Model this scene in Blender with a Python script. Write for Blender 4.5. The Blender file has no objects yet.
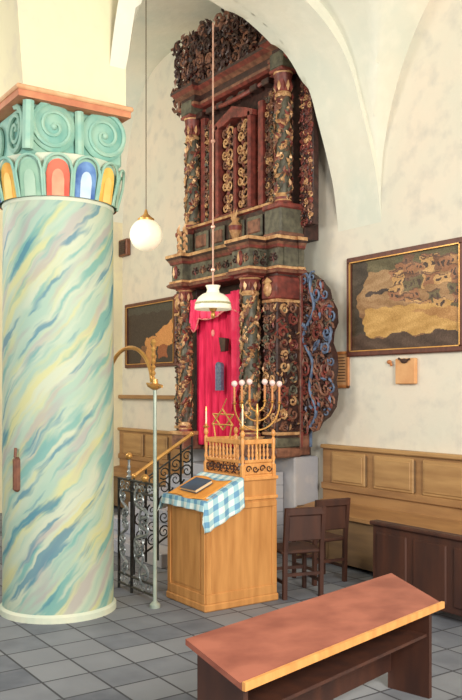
import bpy, bmesh, math, random
from mathutils import Vector, Matrix
random.seed(7)
PI = math.pi
C = bpy.context.scene.collection

# ------------------------------------------------------------------ camera frame
F = 824.0; CX = 226.0; HY = 390.0; EYE = 2.0
A = math.atan2(1204, 824)
SA, CA = math.sin(A), math.cos(A)
def at(x, y, w):
    """point of the plane Y=w (parallel to the ark wall) seen at x, y"""
    t = w / (SA * (x - CX) + CA * F)
    return Vector((t * (CA * (x - CX) - SA * F), w, EYE - (y - HY) * t))
def atu(x, y, u):
    t = u / (CA * (x - CX) - SA * F)
    return Vector((u, t * (SA * (x - CX) + CA * F), EYE - (y - HY) * t))

# ------------------------------------------------------------------ materials
def rgb(r, g, b):
    f = lambda c: (c / 255 / 12.92) if c / 255 <= .04045 else ((c / 255 + .055) / 1.055) ** 2.4
    return (f(r), f(g), f(b), 1)
def mat(name, col, col2=None, rough=.6, metal=0, scale=6, stretch=(1, 1, 1), bump=0, detail=4, lo=.35, hi=.65, spec=.5, emit=None, estr=0, bscale=None):
    m = bpy.data.materials.new(name); m.use_nodes = True
    nt = m.node_tree; N = nt.nodes; L = nt.links
    b = N['Principled BSDF']
    b.inputs['Roughness'].default_value = rough; b.inputs['Metallic'].default_value = metal
    b.inputs['Specular IOR Level'].default_value = spec
    tc = N.new('ShaderNodeTexCoord'); mp = N.new('ShaderNodeMapping'); mp.inputs['Scale'].default_value = stretch
    L.new(tc.outputs['Object'], mp.inputs['Vector'])
    no = N.new('ShaderNodeTexNoise'); no.inputs['Scale'].default_value = scale; no.inputs['Detail'].default_value = detail
    L.new(mp.outputs[0], no.inputs['Vector'])
    r = N.new('ShaderNodeValToRGB'); r.color_ramp.elements[0].position = lo; r.color_ramp.elements[1].position = hi
    r.color_ramp.elements[0].color = col; r.color_ramp.elements[1].color = col2 or col
    L.new(no.outputs['Fac'], r.inputs['Fac']); L.new(r.outputs[0], b.inputs['Base Color'])
    if bump:
        bp = N.new('ShaderNodeBump'); bp.inputs['Strength'].default_value = bump; bp.inputs['Distance'].default_value = .02
        if bscale:
            n2 = N.new('ShaderNodeTexNoise'); n2.inputs['Scale'].default_value = bscale; L.new(tc.outputs['Object'], n2.inputs['Vector']); L.new(n2.outputs['Fac'], bp.inputs['Height'])
        else: L.new(no.outputs['Fac'], bp.inputs['Height'])
        L.new(bp.outputs[0], b.inputs['Normal'])
    if emit:
        b.inputs['Emission Color'].default_value = emit; b.inputs['Emission Strength'].default_value = estr
    return m
M = {}
def plaster(name, c1, c2, c3):
    m = mat(name, c1, c2, rough=.9, scale=.9, bump=.25, bscale=9, lo=.35, hi=.62, detail=6, spec=.2)
    nt = m.node_tree; N = nt.nodes; L = nt.links; b = N['Principled BSDF']
    src = b.inputs['Base Color'].links[0].from_socket
    n = N.new('ShaderNodeTexNoise'); n.inputs['Scale'].default_value = 5; n.inputs['Detail'].default_value = 8
    tc = [x for x in N if x.type == 'TEX_COORD'][0]; L.new(tc.outputs['Object'], n.inputs['Vector'])
    r = N.new('ShaderNodeValToRGB'); r.color_ramp.elements[0].position = .5; r.color_ramp.elements[1].position = .72
    r.color_ramp.elements[0].color = (0, 0, 0, 1); r.color_ramp.elements[1].color = (.5, .5, .5, 1); L.new(n.outputs['Fac'], r.inputs['Fac'])
    mx = N.new('ShaderNodeMix'); mx.data_type = 'RGBA'; L.new(r.outputs[0], mx.inputs['Factor'])
    L.new(src, mx.inputs['A']); mx.inputs['B'].default_value = c3; L.new(mx.outputs['Result'], b.inputs['Base Color'])
    return m
M['wall'] = plaster('wall_plaster', rgb(226, 214, 196), rgb(216, 212, 196), rgb(188, 184, 176))
M['vault'] = plaster('vault_plaster', rgb(228, 222, 204), rgb(212, 214, 200), rgb(232, 228, 212))
M['cream'] = plaster('cream_plaster', rgb(232, 222, 184), rgb(226, 214, 180), rgb(206, 194, 176))
M['blueplaster'] = plaster('grey_blue_plaster', rgb(176, 172, 172), rgb(160, 162, 172), rgb(198, 188, 180))
M['floor'] = mat('floor_stone', rgb(112, 116, 124), rgb(84, 88, 98), rough=.7, scale=3, bump=.1)
M['honey'] = mat('honey_wood', rgb(206, 146, 84), rgb(180, 122, 66), rough=.45, scale=3, stretch=(4, 4, .5), bump=.05, spec=.4)
M['honey2'] = mat('honey_wood_light', rgb(222, 158, 90), rgb(200, 136, 74), rough=.4, scale=5, stretch=(3, 3, 1))
M['bench'] = mat('bench_wood', rgb(168, 126, 80), rgb(144, 104, 66), rough=.5, scale=2.5, stretch=(.6, 3, 4), bump=.05)
M['benchf'] = mat('bench_flap_wood', rgb(182, 142, 92), rgb(158, 118, 74), rough=.5, scale=2.5, stretch=(.6, 3, 4), bump=.05)
M['benchlow'] = mat('bench_front_wood', rgb(126, 98, 66), rgb(104, 80, 56), rough=.6, scale=2.5, stretch=(.6, 3, 4))
M['dark'] = mat('dark_stained_wood', rgb(74, 40, 26), rgb(56, 30, 22), rough=.6, scale=3, stretch=(3, 3, .6), bump=.05)
M['redwood'] = mat('reddish_desk_wood', rgb(148, 88, 70), rgb(122, 68, 54), rough=.5, scale=3, stretch=(3, 1, 3), spec=.3)
M['ark_d'] = mat('ark_dark_walnut', rgb(72, 44, 38), rgb(44, 28, 26), rough=.45, scale=14, bump=.3)
M['ark_r'] = mat('ark_oxblood_paint', rgb(138, 64, 54), rgb(92, 44, 38), rough=.5, scale=12, bump=.2)
M['ark_b'] = mat('ark_brown_wood', rgb(142, 96, 74), rgb(92, 58, 46), rough=.5, scale=12, bump=.2)
M['ark_g'] = mat('ark_gilding', rgb(216, 174, 124), rgb(168, 118, 78), rough=.4, scale=14, metal=.15)
M['ark_v'] = mat('ark_green_paint', rgb(104, 100, 82), rgb(70, 66, 56), rough=.5, scale=12, bump=.2)
M['ark_blue'] = mat('ark_blue_paint', rgb(104, 124, 152), rgb(74, 84, 108), rough=.5, scale=12)
M['iron'] = mat('painted_iron', rgb(62, 62, 60), rgb(44, 46, 46), rough=.4, scale=12, metal=.3)
M['iron_l'] = mat('silvered_iron', rgb(176, 182, 184), rgb(120, 128, 132), rough=.35, scale=14, metal=.4)
M['brass'] = mat('brass', rgb(222, 170, 96), rgb(196, 142, 76), rough=.35, metal=.55, scale=6)
M['pale'] = mat('pale_green_metal', rgb(178, 186, 170), rgb(150, 162, 150), rough=.4, metal=.3, scale=6)
M['curtain'] = mat('crimson_velvet', rgb(242, 56, 98), rgb(208, 30, 74), rough=.75, scale=5, stretch=(5, 5, .6), spec=.2)
M['curtain2'] = mat('crimson_velvet_valance', rgb(252, 86, 122), rgb(236, 54, 98), rough=.7, scale=7, spec=.2)
M['pinktrim'] = mat('pink_fringe', rgb(240, 150, 140), rgb(226, 118, 120), rough=.8)
M['silver'] = mat('silver_plaque', rgb(128, 142, 168), rgb(96, 108, 138), rough=.4, metal=.4, scale=30)
M['opal'] = mat('opal_glass', rgb(250, 246, 224), rough=.25, emit=rgb(255, 244, 205), estr=.35)
M['shade'] = mat('opal_shade_glass', rgb(246, 240, 220), rough=.25, emit=rgb(255, 244, 215), estr=.2)
M['shadeband'] = mat('olive_shade_band', rgb(168, 164, 120), rgb(206, 200, 160), rough=.4, scale=60)
M['rod'] = mat('reddened_brass_rod', rgb(206, 150, 130), rgb(226, 190, 170), rough=.35, metal=.3)
M['thinrod'] = mat('grey_rod', rgb(120, 108, 90), rough=.5, metal=.2)
M['wax'] = mat('ivory_wax', rgb(248, 226, 190), rough=.5)
M['flame'] = mat('bulb_glow', rgb(255, 210, 140), emit=rgb(255, 190, 100), estr=1.2)
M['bulb'] = mat('frosted_bulb', rgb(236, 206, 200), rough=.35)
M['orange'] = mat('orange_cloth', rgb(238, 164, 74), rgb(226, 146, 60), rough=.85, scale=9)
M['cover'] = mat('navy_book_cover', rgb(48, 76, 108), rgb(38, 56, 84), rough=.5)
M['page'] = mat('book_pages', rgb(214, 190, 150), rough=.8)
M['frame'] = mat('mahogany_frame', rgb(104, 56, 40), rgb(84, 42, 32), rough=.45, scale=10, stretch=(3, 3, 1))
M['pinewood'] = mat('orange_pine', rgb(206, 138, 82), rgb(186, 116, 66), rough=.5, scale=8)
M['paper'] = mat('tan_paper', rgb(222, 170, 118), rgb(208, 150, 100), rough=.8)
M['ink'] = mat('dark_ink', rgb(70, 46, 36), rough=.8)
M['clockwood'] = mat('brown_box_wood', rgb(128, 78, 54), rgb(96, 56, 42), rough=.5, scale=10)
M['abacus'] = mat('terracotta_paint', rgb(206, 142, 100), rgb(184, 110, 80), rough=.7, scale=5)
M['abtop'] = mat('peach_paint', rgb(224, 184, 140), rgb(206, 148, 104), rough=.7, scale=5)
M['teal'] = mat('teal_capital_paint', rgb(112, 166, 154), rgb(150, 186, 166), rough=.7, scale=5, bump=.1)
M['teal_l'] = mat('pale_teal_paint', rgb(164, 194, 172), rgb(132, 178, 162), rough=.7, scale=6)
M['cap_w'] = mat('ivory_capital_paint', rgb(196, 206, 186), rgb(212, 212, 188), rough=.7, scale=5)
for n, a_, b_ in (('pet_yellow', (246, 196, 96), (232, 160, 60)), ('pet_green', (150, 184, 158), (110, 156, 136)), ('pet_red', (232, 110, 84), (214, 78, 60)), ('pet_blue', (120, 158, 206), (54, 92, 160))):
    M[n] = mat(n, rgb(*a_), rgb(*b_), rough=.7, scale=5)
M['pet_pale'] = mat('petal_highlight_paint', rgb(222, 214, 190), rgb(206, 200, 190), rough=.7, scale=7)
M['hl_red'] = mat('petal_red_highlight', rgb(236, 166, 130), rgb(232, 140, 110), rough=.7)  # hl_ colours: highlight inside each petal, put into the colour
M['hl_blue'] = mat('petal_blue_highlight', rgb(206, 220, 228), rgb(176, 198, 222), rough=.7)
M['hl_green'] = mat('petal_green_highlight', rgb(176, 200, 176), rgb(160, 190, 166), rough=.7)
M['hl_yellow'] = mat('petal_yellow_highlight', rgb(244, 206, 124), rgb(240, 196, 104), rough=.7)

def marble():
    m = bpy.data.materials.new('marbled_paint'); m.use_nodes = True
    nt = m.node_tree; N = nt.nodes; L = nt.links; b = N['Principled BSDF']; b.inputs['Roughness'].default_value = .6
    uv = N.new('ShaderNodeUVMap'); tc = N.new('ShaderNodeTexCoord')
    no = N.new('ShaderNodeTexNoise'); no.inputs['Scale'].default_value = 2.2; no.inputs['Detail'].default_value = 4
    L.new(tc.outputs['Object'], no.inputs['Vector'])
    # s = z - angle*slope
    sp = N.new('ShaderNodeSeparateXYZ'); L.new(uv.outputs[0], sp.inputs[0])
    a1 = N.new('ShaderNodeMath'); a1.operation = 'MULTIPLY'; a1.inputs[1].default_value = 1.05; L.new(sp.outputs[0], a1.inputs[0])
    s = N.new('ShaderNodeMath'); s.operation = 'SUBTRACT'; L.new(sp.outputs[1], s.inputs[0]); L.new(a1.outputs[0], s.inputs[1])
    nm = N.new('ShaderNodeMath'); nm.operation = 'MULTIPLY_ADD'; nm.inputs[1].default_value = .34; L.new(no.outputs['Fac'], nm.inputs[0]); L.new(s.outputs[0], nm.inputs[2])
    # along-stripe coordinate for broken strokes
    al = N.new('ShaderNodeMath'); al.operation = 'MULTIPLY'; al.inputs[1].default_value = .28; L.new(sp.outputs[0], al.inputs[0])
    cb = N.new('ShaderNodeCombineXYZ'); L.new(nm.outputs[0], cb.inputs[0]); L.new(al.outputs[0], cb.inputs[1])
    def layer(scale, off, lo, hi, prev, col, pw=1.0):
        mp = N.new('ShaderNodeMapping'); mp.inputs['Location'].default_value = (off, off * 2.3, 0); L.new(cb.outputs[0], mp.inputs['Vector'])
        n = N.new('ShaderNodeTexNoise'); n.inputs['Scale'].default_value = scale; n.inputs['Detail'].default_value = 2.5; n.inputs['Roughness'].default_value = .6
        L.new(mp.outputs[0], n.inputs['Vector'])
        r = N.new('ShaderNodeValToRGB'); r.color_ramp.elements[0].position = lo; r.color_ramp.elements[1].position = hi
        r.color_ramp.elements[0].color = (0, 0, 0, 1); r.color_ramp.elements[1].color = (pw, pw, pw, 1); L.new(n.outputs['Fac'], r.inputs['Fac'])
        mx = N.new('ShaderNodeMix'); mx.data_type = 'RGBA'; L.new(r.outputs[0], mx.inputs['Factor'])
        if hasattr(prev, 'node'): L.new(prev, mx.inputs['A'])
        else: mx.inputs['A'].default_value = prev
        mx.inputs['B'].default_value = col
        return mx.outputs['Result']
    c = layer(3.5, 0, .40, .60, rgb(158, 182, 164), rgb(188, 194, 170))
    c = layer(4.6, 3.1, .50, .62, c, rgb(196, 192, 134), .8)
    c = layer(4.6, 7.7, .52, .64, c, rgb(166, 154, 152), .7)
    c = layer(5, 12.9, .53, .62, c, rgb(96, 156, 152), .8)
    c = layer(6, 21.3, .57, .65, c, rgb(66, 122, 142), .8)
    L.new(c, b.inputs['Base Color'])
    bp = N.new('ShaderNodeBump'); bp.inputs['Strength'].default_value = .15; L.new(no.outputs['Fac'], bp.inputs['Height']); L.new(bp.outputs[0], b.inputs['Normal'])
    return m
M['marble'] = marble()

def attr_mat(name, attr='Col', rough=.6):
    m = bpy.data.materials.new(name); m.use_nodes = True
    nt = m.node_tree; a_ = nt.nodes.new('ShaderNodeAttribute'); a_.attribute_name = attr
    nt.links.new(a_.outputs['Color'], nt.nodes['Principled BSDF'].inputs['Base Color'])
    nt.nodes['Principled BSDF'].inputs['Roughness'].default_value = rough
    return m
M['canvas'] = attr_mat('painted_canvas', rough=.5)

def gingham():
    m = bpy.data.materials.new('blue_white_gingham'); m.use_nodes = True
    nt = m.node_tree; N = nt.nodes; L = nt.links; b = N['Principled BSDF']; b.inputs['Roughness'].default_value = .85
    uv = N.new('ShaderNodeUVMap'); sp = N.new('ShaderNodeSeparateXYZ'); L.new(uv.outputs[0], sp.inputs[0])
    outs = []
    for k in (0, 1):
        a_ = N.new('ShaderNodeMath'); a_.operation = 'MULTIPLY'; a_.inputs[1].default_value = 9; L.new(sp.outputs[k], a_.inputs[0])
        f_ = N.new('ShaderNodeMath'); f_.operation = 'FRACT'; L.new(a_.outputs[0], f_.inputs[0])
        g = N.new('ShaderNodeMath'); g.operation = 'GREATER_THAN'; g.inputs[1].default_value = .52; L.new(f_.outputs[0], g.inputs[0])
        outs.append(g.outputs[0])
    ad = N.new('ShaderNodeMath'); ad.operation = 'ADD'; L.new(outs[0], ad.inputs[0]); L.new(outs[1], ad.inputs[1])
    hf = N.new('ShaderNodeMath'); hf.operation = 'MULTIPLY'; hf.inputs[1].default_value = .5; L.new(ad.outputs[0], hf.inputs[0])
    r = N.new('ShaderNodeValToRGB'); r.color_ramp.elements[0].color = rgb(222, 230, 222); r.color_ramp.elements[1].color = rgb(104, 152, 184)
    e = r.color_ramp.elements.new(.5); e.color = rgb(160, 198, 206)
    L.new(hf.outputs[0], r.inputs['Fac']); L.new(r.outputs[0], b.inputs['Base Color'])
    return m
M['gingham'] = gingham()

# ------------------------------------------------------------------ mesh collector
class MB:
    def __init__(s): s.v = []; s.f = []; s.m = []; s.uv = None
    def add(s, vs, fs, mi=0):
        n = len(s.v); s.v += [Vector(p) for p in vs]
        for f in fs: s.f.append([i + n for i in f]); s.m.append(mi)
    def box(s, x0, x1, y0, y1, z0, z1, mi=0, bev=0):
        if x0 > x1: x0, x1 = x1, x0
        if y0 > y1: y0, y1 = y1, y0
        if z0 > z1: z0, z1 = z1, z0
        b = min(bev, (x1 - x0) * .45, (y1 - y0) * .45, (z1 - z0) * .45)
        if b <= 0:
            s.add([(x0, y0, z0), (x1, y0, z0), (x1, y1, z0), (x0, y1, z0), (x0, y0, z1), (x1, y0, z1), (x1, y1, z1), (x0, y1, z1)],
                  [(0, 3, 2, 1), (4, 5, 6, 7), (0, 1, 5, 4), (1, 2, 6, 5), (2, 3, 7, 6), (3, 0, 4, 7)], mi); return
        bm = bmesh.new(); bmesh.ops.create_cube(bm, size=1)
        for v in bm.verts: v.co = Vector(((x0 + x1) / 2 + v.co.x * (x1 - x0), (y0 + y1) / 2 + v.co.y * (y1 - y0), (z0 + z1) / 2 + v.co.z * (z1 - z0)))
        bmesh.ops.bevel(bm, geom=bm.edges[:], offset=b, segments=1, affect='EDGES')
        s.add([v.co.copy() for v in bm.verts], [[v.index for v in f.verts] for f in bm.faces], mi); bm.free()
    def lathe(s, c, prof, n=16, mi=0, cap=True, axis='z', mis=None):
        c = Vector(c); vs = []
        for r, h in prof:
            for k in range(n):
                a_ = 2 * PI * k / n
                p = (r * math.cos(a_), r * math.sin(a_), h)
                if axis == 'x': p = (h, r * math.cos(a_), r * math.sin(a_))
                if axis == 'y': p = (r * math.cos(a_), h, r * math.sin(a_))
                vs.append(c + Vector(p))
        base = len(s.v); s.v += vs
        for i in range(len(prof) - 1):
            for k in range(n):
                s.f.append([base + i * n + k, base + i * n + (k + 1) % n, base + (i + 1) * n + (k + 1) % n, base + (i + 1) * n + k])
                s.m.append(mis[i] if mis else mi)
        if cap:
            s.f.append([base + k for k in range(n)][::-1]); s.m.append(mi)
            s.f.append([base + (len(prof) - 1) * n + k for k in range(n)]); s.m.append(mi)
    def tube(s, pts, r, n=6, mi=0, cap=True):
        pts = [Vector(p) for p in pts]; base = len(s.v); N_ = len(pts)
        rs = r if isinstance(r, (list, tuple)) else [r] * N_
        ref = None
        for i, p in enumerate(pts):
            d = (pts[min(i + 1, N_ - 1)] - pts[max(i - 1, 0)])
            d = d.normalized() if d.length > 1e-9 else Vector((0, 0, 1))
            if ref is None: ref = Vector((0, 0, 1)) if abs(d.z) < .9 else Vector((1, 0, 0))
            x = d.cross(ref)
            if x.length < 1e-6: x = d.cross(Vector((.3, 1, .2)))
            x.normalize(); y = x.cross(d).normalized(); ref = y
            for k in range(n):
                a_ = 2 * PI * k / n
                s.v.append(p + (x * math.cos(a_) + y * math.sin(a_)) * rs[i])
        for i in range(N_ - 1):
            for k in range(n):
                s.f.append([base + i * n + k, base + i * n + (k + 1) % n, base + (i + 1) * n + (k + 1) % n, base + (i + 1) * n + k]); s.m.append(mi)
        if cap:
            s.f.append([base + k for k in range(n)][::-1]); s.m.append(mi)
            s.f.append([base + (N_ - 1) * n + k for k in range(n)]); s.m.append(mi)
    def prism(s, pts, ext, mi=0):
        """closed polygon pts (3d, planar) extruded by vector ext"""
        n = len(pts); pts = [Vector(p) for p in pts]; ext = Vector(ext)
        s.add(pts + [p + ext for p in pts], [list(range(n))[::-1], list(range(n, 2 * n))] + [[i, (i + 1) % n, n + (i + 1) % n, n + i] for i in range(n)], mi)
    def ball(s, c, r, sc=(1, 1, 1), n=10, mi=0):
        c = Vector(c); prof = []
        base = len(s.v); rings = n // 2 + 1
        for i in range(rings + 1):
            ph = PI * i / rings
            for k in range(n):
                a_ = 2 * PI * k / n
                s.v.append(c + Vector((r * sc[0] * math.sin(ph) * math.cos(a_), r * sc[1] * math.sin(ph) * math.sin(a_), r * sc[2] * math.cos(ph))))
        for i in range(rings):
            for k in range(n):
                s.f.append([base + i * n + k, base + (i + 1) * n + k, base + (i + 1) * n + (k + 1) % n, base + i * n + (k + 1) % n]); s.m.append(mi)
    # --- carved work. frame: o origin, e1,e2 in plane, e3 out
    def spiral(s, o, e1, e2, e3, R, turns=1.4, th=.012, flip=1, rot=0, mi=0, seg=13, n=5, relief=.6):
        pts = []; rs = []
        for i in range(seg + 1):
            q = i / seg; a_ = rot + flip * q * turns * 2 * PI; rr = R * (1 - q) ** .8 + .08 * R
            pts.append(o + e1 * (rr * math.cos(a_)) + e2 * (rr * math.sin(a_)) + e3 * (relief * th * (.6 + .8 * q)))
            rs.append(th * (1 - .45 * q))
        s.tube(pts, rs, n, mi)
    def leaf(s, o, e1, e2, e3, L_, W_, rot=0, mi=0, H=.014):
        d = e1 * math.cos(rot) + e2 * math.sin(rot); q = e3.cross(d)
        P = [o - d * L_ * .5, o - d * L_ * .15 + q * W_ * .5, o + d * L_ * .5, o - d * L_ * .15 - q * W_ * .5, o + e3 * H - d * .1 * L_, o - e3 * .004]
        s.add(P, [(0, 4, 1), (1, 4, 2), (2, 4, 3), (3, 4, 0), (0, 1, 5), (1, 2, 5), (2, 3, 5), (3, 0, 5)], mi)
    def carve(s, o, e1, e2, e3, W_, H_, cell=.1, pal=(0, 0, 1, 2), th=.013, seed=0, inside=None):
        rnd = random.Random(seed); nx = max(1, round(W_ / cell)); nz = max(1, round(H_ / cell))
        for i in range(nx):
            for j in range(nz):
                x = (i + .5 + rnd.uniform(-.15, .15)) * W_ / nx; z = (j + .5 + rnd.uniform(-.15, .15)) * H_ / nz
                if inside and not inside(x, z): continue
                c = o + e1 * x + e2 * z
                r_ = min(W_ / nx, H_ / nz) * .5
                s.spiral(c, e1, e2, e3, r_ * rnd.uniform(.8, 1.02), rnd.uniform(1.1, 1.7), th, (-1) ** (i + j), rnd.uniform(0, 6.28), rnd.choice(pal), seg=11, n=5)
                for _ in range(5):
                    s.leaf(c + e1 * rnd.uniform(-r_, r_) * 1.1 + e2 * rnd.uniform(-r_, r_) * 1.1 + e3 * th * rnd.uniform(.2, 1), e1, e2, e3, r_ * rnd.uniform(.9, 1.6), r_ * rnd.uniform(.35, .6), rnd.uniform(0, 6.28), rnd.choice(pal), H=th * 1.4)
    def build(s, name, mats, parent=None, smooth=False, origin=None):
        if not isinstance(mats, (list, tuple)): mats = [mats]
        me = bpy.data.meshes.new(name)
        off = Vector((0, 0, 0))
        if origin is not None: off = Vector(origin)
        elif parent is not None: off = wl(parent)
        me.from_pydata([tuple(v - off) for v in s.v], [], s.f)
        for m in mats: me.materials.append(M[m] if isinstance(m, str) else m)
        me.polygons.foreach_set('material_index', s.m)
        if smooth: me.polygons.foreach_set('use_smooth', [True] * len(me.polygons))
        me.update()
        if smooth: me.set_sharp_from_angle(angle=R(42))
        bm = bmesh.new(); bm.from_mesh(me); bmesh.ops.recalc_face_normals(bm, faces=bm.faces); bm.to_mesh(me); bm.free()
        o = bpy.data.objects.new(name, me); C.objects.link(o)
        if parent is not None:
            o.parent = parent; o.location = off - wl(parent)
        else: o.location = off
        return o
def R(d): return math.radians(d)
def wl(o):
    p = Vector((0, 0, 0))
    while o is not None: p += o.location; o = o.parent
    return p
def thing(name, label, cat, loc, group=None):
    o = bpy.data.objects.new(name, None); C.objects.link(o); o.empty_display_size = .1
    o.location = loc; o['label'] = label; o['category'] = cat
    if group: o['group'] = group
    return o
def tag(o, label, cat, group=None):
    o['label'] = label; o['category'] = cat
    if group: o['group'] = group
    return o
def struct(o): o['kind'] = 'structure'; return o
def dup(root, loc, rz=None, label=None):
    r = root.copy(); C.objects.link(r); r.location = loc
    if rz is not None: r.rotation_euler = (0, 0, rz)
    if label: r['label'] = label
    for ch in list(root.children):
        c = ch.copy(); C.objects.link(c); c.parent = r
        for g in ch.children:
            d = g.copy(); C.objects.link(d); d.parent = c
    return r
X, Y, Z = Vector((1, 0, 0)), Vector((0, 1, 0)), Vector((0, 0, 1))
WALL = 6.75

# ------------------------------------------------------------------ setting
m = MB(); m.box(-13.4, 4, -4, 7.0, -.12, 0); struct(m.build('floor', 'floor'))
fl = bpy.data.objects['floor']
# stone flag pattern
nt = M['floor'].node_tree; N = nt.nodes; L = nt.links
br = N.new('ShaderNodeTexBrick'); br.inputs['Scale'].default_value = 1.4; br.inputs['Mortar Size'].default_value = .012
br.offset = 0; br.inputs['Brick Width'].default_value = .5; br.inputs['Row Height'].default_value = .5
tc = [x for x in N if x.type == 'TEX_COORD'][0]; L.new(tc.outputs['Object'], br.inputs['Vector'])
rr = [x for x in N if x.type == 'VALTORGB'][0]
L.new(rr.outputs[0], br.inputs['Color1']); br.inputs['Color2'].default_value = rgb(136, 138, 142); br.inputs['Mortar'].default_value = rgb(60, 60, 66)
L.new(br.outputs['Color'], N['Principled BSDF'].inputs['Base Color'])

m = MB(); m.box(-13.4, 4, WALL, WALL + .25, 0, 8); struct(m.build('wall_back', 'wall'))
m = MB(); m.box(-13.4, -13.12, -4, WALL, 0, 8); struct(m.build('wall_left', 'cream'))

def interp(prof, x):
    for (a0, b0), (a1, b1) in zip(prof, prof[1:]):
        if a0 <= x <= a1: return b0 + (b1 - b0) * (x - a0) / (a1 - a0)
    return prof[0][1] if x < prof[0][0] else prof[-1][1]
def smoothpts(P, k=6):
    out = []
    for i in range(len(P) - 1):
        p0 = P[max(i - 1, 0)]; p1 = P[i]; p2 = P[i + 1]; p3 = P[min(i + 2, len(P) - 1)]
        for j in range(k):
            t = j / k
            out.append(tuple(.5 * ((2 * p1[d]) + (-p0[d] + p2[d]) * t + (2 * p0[d] - 5 * p1[d] + 4 * p2[d] - p3[d]) * t * t + (-p0[d] + 3 * p1[d] - 3 * p2[d] + p3[d]) * t ** 3) for d in (0, 1)))
    out.append(P[-1]); return out
ARCH = smoothpts([(3.46, 4.5), (3.49, 4.95), (3.55, 5.37), (3.74, 5.8), (4.05, 6.12), (4.5, 6.33), (5.0, 6.35), (5.6, 6.15), (6.02, 5.88), (6.28, 5.55), (6.42, 5.2), (6.58, 4.75), (6.68, 4.4), (6.74, 4.0), (6.77, 3.7)])
# transverse arch between the column and the back wall
m = MB(); u0, u1 = -7.46, -6.74
n = len(ARCH)
for uu in (u0, u1): m.add([(uu, w, z) for w, z in ARCH] + [(uu, w, 7.9) for w, z in ARCH], [(i, i + 1, n + i + 1, n + i) for i in range(n - 1)])
m.add([(u0, w, z) for w, z in ARCH] + [(u1, w, z) for w, z in ARCH], [(i, i + 1, n + i + 1, n + i) for i in range(n - 1)])
o = m.build('trim_1', 'vault', smooth=True); struct(o)
# springer mass above the column
m = MB(); m.prism([(-7.46, 2.5, 4.52), (-7.46, 3.46, 4.52), (-7.46, 3.46, 7.9), (-7.46, 2.2, 7.9), (-7.46, 2.42, 5.6)], (.8, 0, 0)); struct(m.build('trim_2', 'cream'))

def zB(w, lift=0): return interp(ARCH, min(max(w, 3.46), 6.78)) + lift
def vault(name, ua, ub, cen, a_, b_, zc, lift, pw=2, nu=70, nw=60, w0=3.3):
    m = MB(); vs = []
    for i in range(nu + 1):
        u = ua + (ub - ua) * i / nu
        q = max(0, 1 - abs((u - cen) / a_) ** pw); zA = zc + b_ * math.sqrt(q)
        for j in range(nw + 1):
            w = w0 + (WALL + .01 - w0) * j / nw
            vs.append((u, w, max(zA, zB(w, lift))))
    m.add(vs, [(i * (nw + 1) + j, i * (nw + 1) + j + 1, (i + 1) * (nw + 1) + j + 1, (i + 1) * (nw + 1) + j) for i in range(nu) for j in range(nw)])
    o = m.build(name, 'vault', smooth=True); struct(o); return o
vault('ceiling', -13.12, -7.44, -10.28, 2.86, 3.05, 4.4, 0, 5)
vault('ceiling_near', -6.76, -2.2, -4.45, 2.3, 2.75, 4.15, .16).name = 'ceiling'
# low masonry platform below the ark
m = MB(); m.box(-10.25, -7.8, 6.35, WALL - .01, 0, 1.18, bev=.02); tag(m.build('masonry_plinth', 'blueplaster'), 'grey blue whitewashed masonry plinth under the carved ark', 'plinth')
t = None
m = MB()
for k in range(6):
    m.box(-9.9, -8.0, 4.6 + k * .29, 6.34, k * .165, (k + 1) * .165, bev=.01)
tag(m.build('stone_steps', 'blueplaster'), 'stone steps rising to the ark behind the lectern', 'steps')

# ------------------------------------------------------------------ painted column
col = thing('painted_column', 'massive round column with marbled diagonal brushwork and teal scrolled capital', 'column', (-7.1, 3.0, 0))
nseg = 64; shaft = MB(); zs = [0.0, .001, .3, .31, 3.66]; 
me_prof = [(.5, .05), (.5, 1.2), (.5, 2.2), (.498, 3.0), (.495, 3.72)]
shaft.lathe((-7.1, 3.0, 0), me_prof, nseg)
so = shaft.build('shaft', 'marble', col, smooth=True)
uvl = so.data.uv_layers.new(name='UVMap')
for p in so.data.polygons:
    angs = []
    for li in p.loop_indices:
        v = so.data.vertices[so.data.loops[li].vertex_index].co
        angs.append((math.atan2(v.y, v.x) - 2.6) % (2 * PI))
    if max(angs) - min(angs) > PI: angs = [a_ + 2 * PI if a_ < PI else a_ for a_ in angs]
    for li, a_ in zip(p.loop_indices, angs):
        v = so.data.vertices[so.data.loops[li].vertex_index].co
        uvl.data[li].uv = (a_ * .5, v.z)
m = MB(); m.lathe((-7.1, 3, 0), [(.525, 0), (.525, .05), (.505, .07)], 48); m.build('column_base', 'cap_w', col)
# petal band
m = MB(); NP = 14
cols_ = {}
m.lathe((-7.1, 3, 0), [(.498, 3.63), (.505, 3.65), (.5, 3.68), (.53, 3.9), (.555, 4.02), (.5, 4.04)], 52, 0)
def cyl(r, a_, z): return Vector((-7.1 + r * math.cos(a_), 3 + r * math.sin(a_), z))
order = [3, 1, 4, 2, 1, 3, 1, 4, 2, 1, 4, 2, 1]
a_start = math.atan2(-3.0, 7.1) + .02      # the petal facing the viewer
order = [4, 3, 2, 5, 3, 4, 2, 5, 3, 4, 2, 5, 3]   # blue? see list below
pal = ['cap_w', 'teal_l', 'pet_red', 'pet_yellow', 'pet_green', 'pet_blue', 'pet_pale', 'hl_red', 'hl_yellow', 'hl_green', 'hl_blue']
seq = {0: 2, 1: 5, 2: 3, 3: 4, -1: 4, -2: 3, -3: 5, 4: 2, 5: 5, 6: 3, 7: 2, -4: 2, -5: 4, -6: 5}
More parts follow.
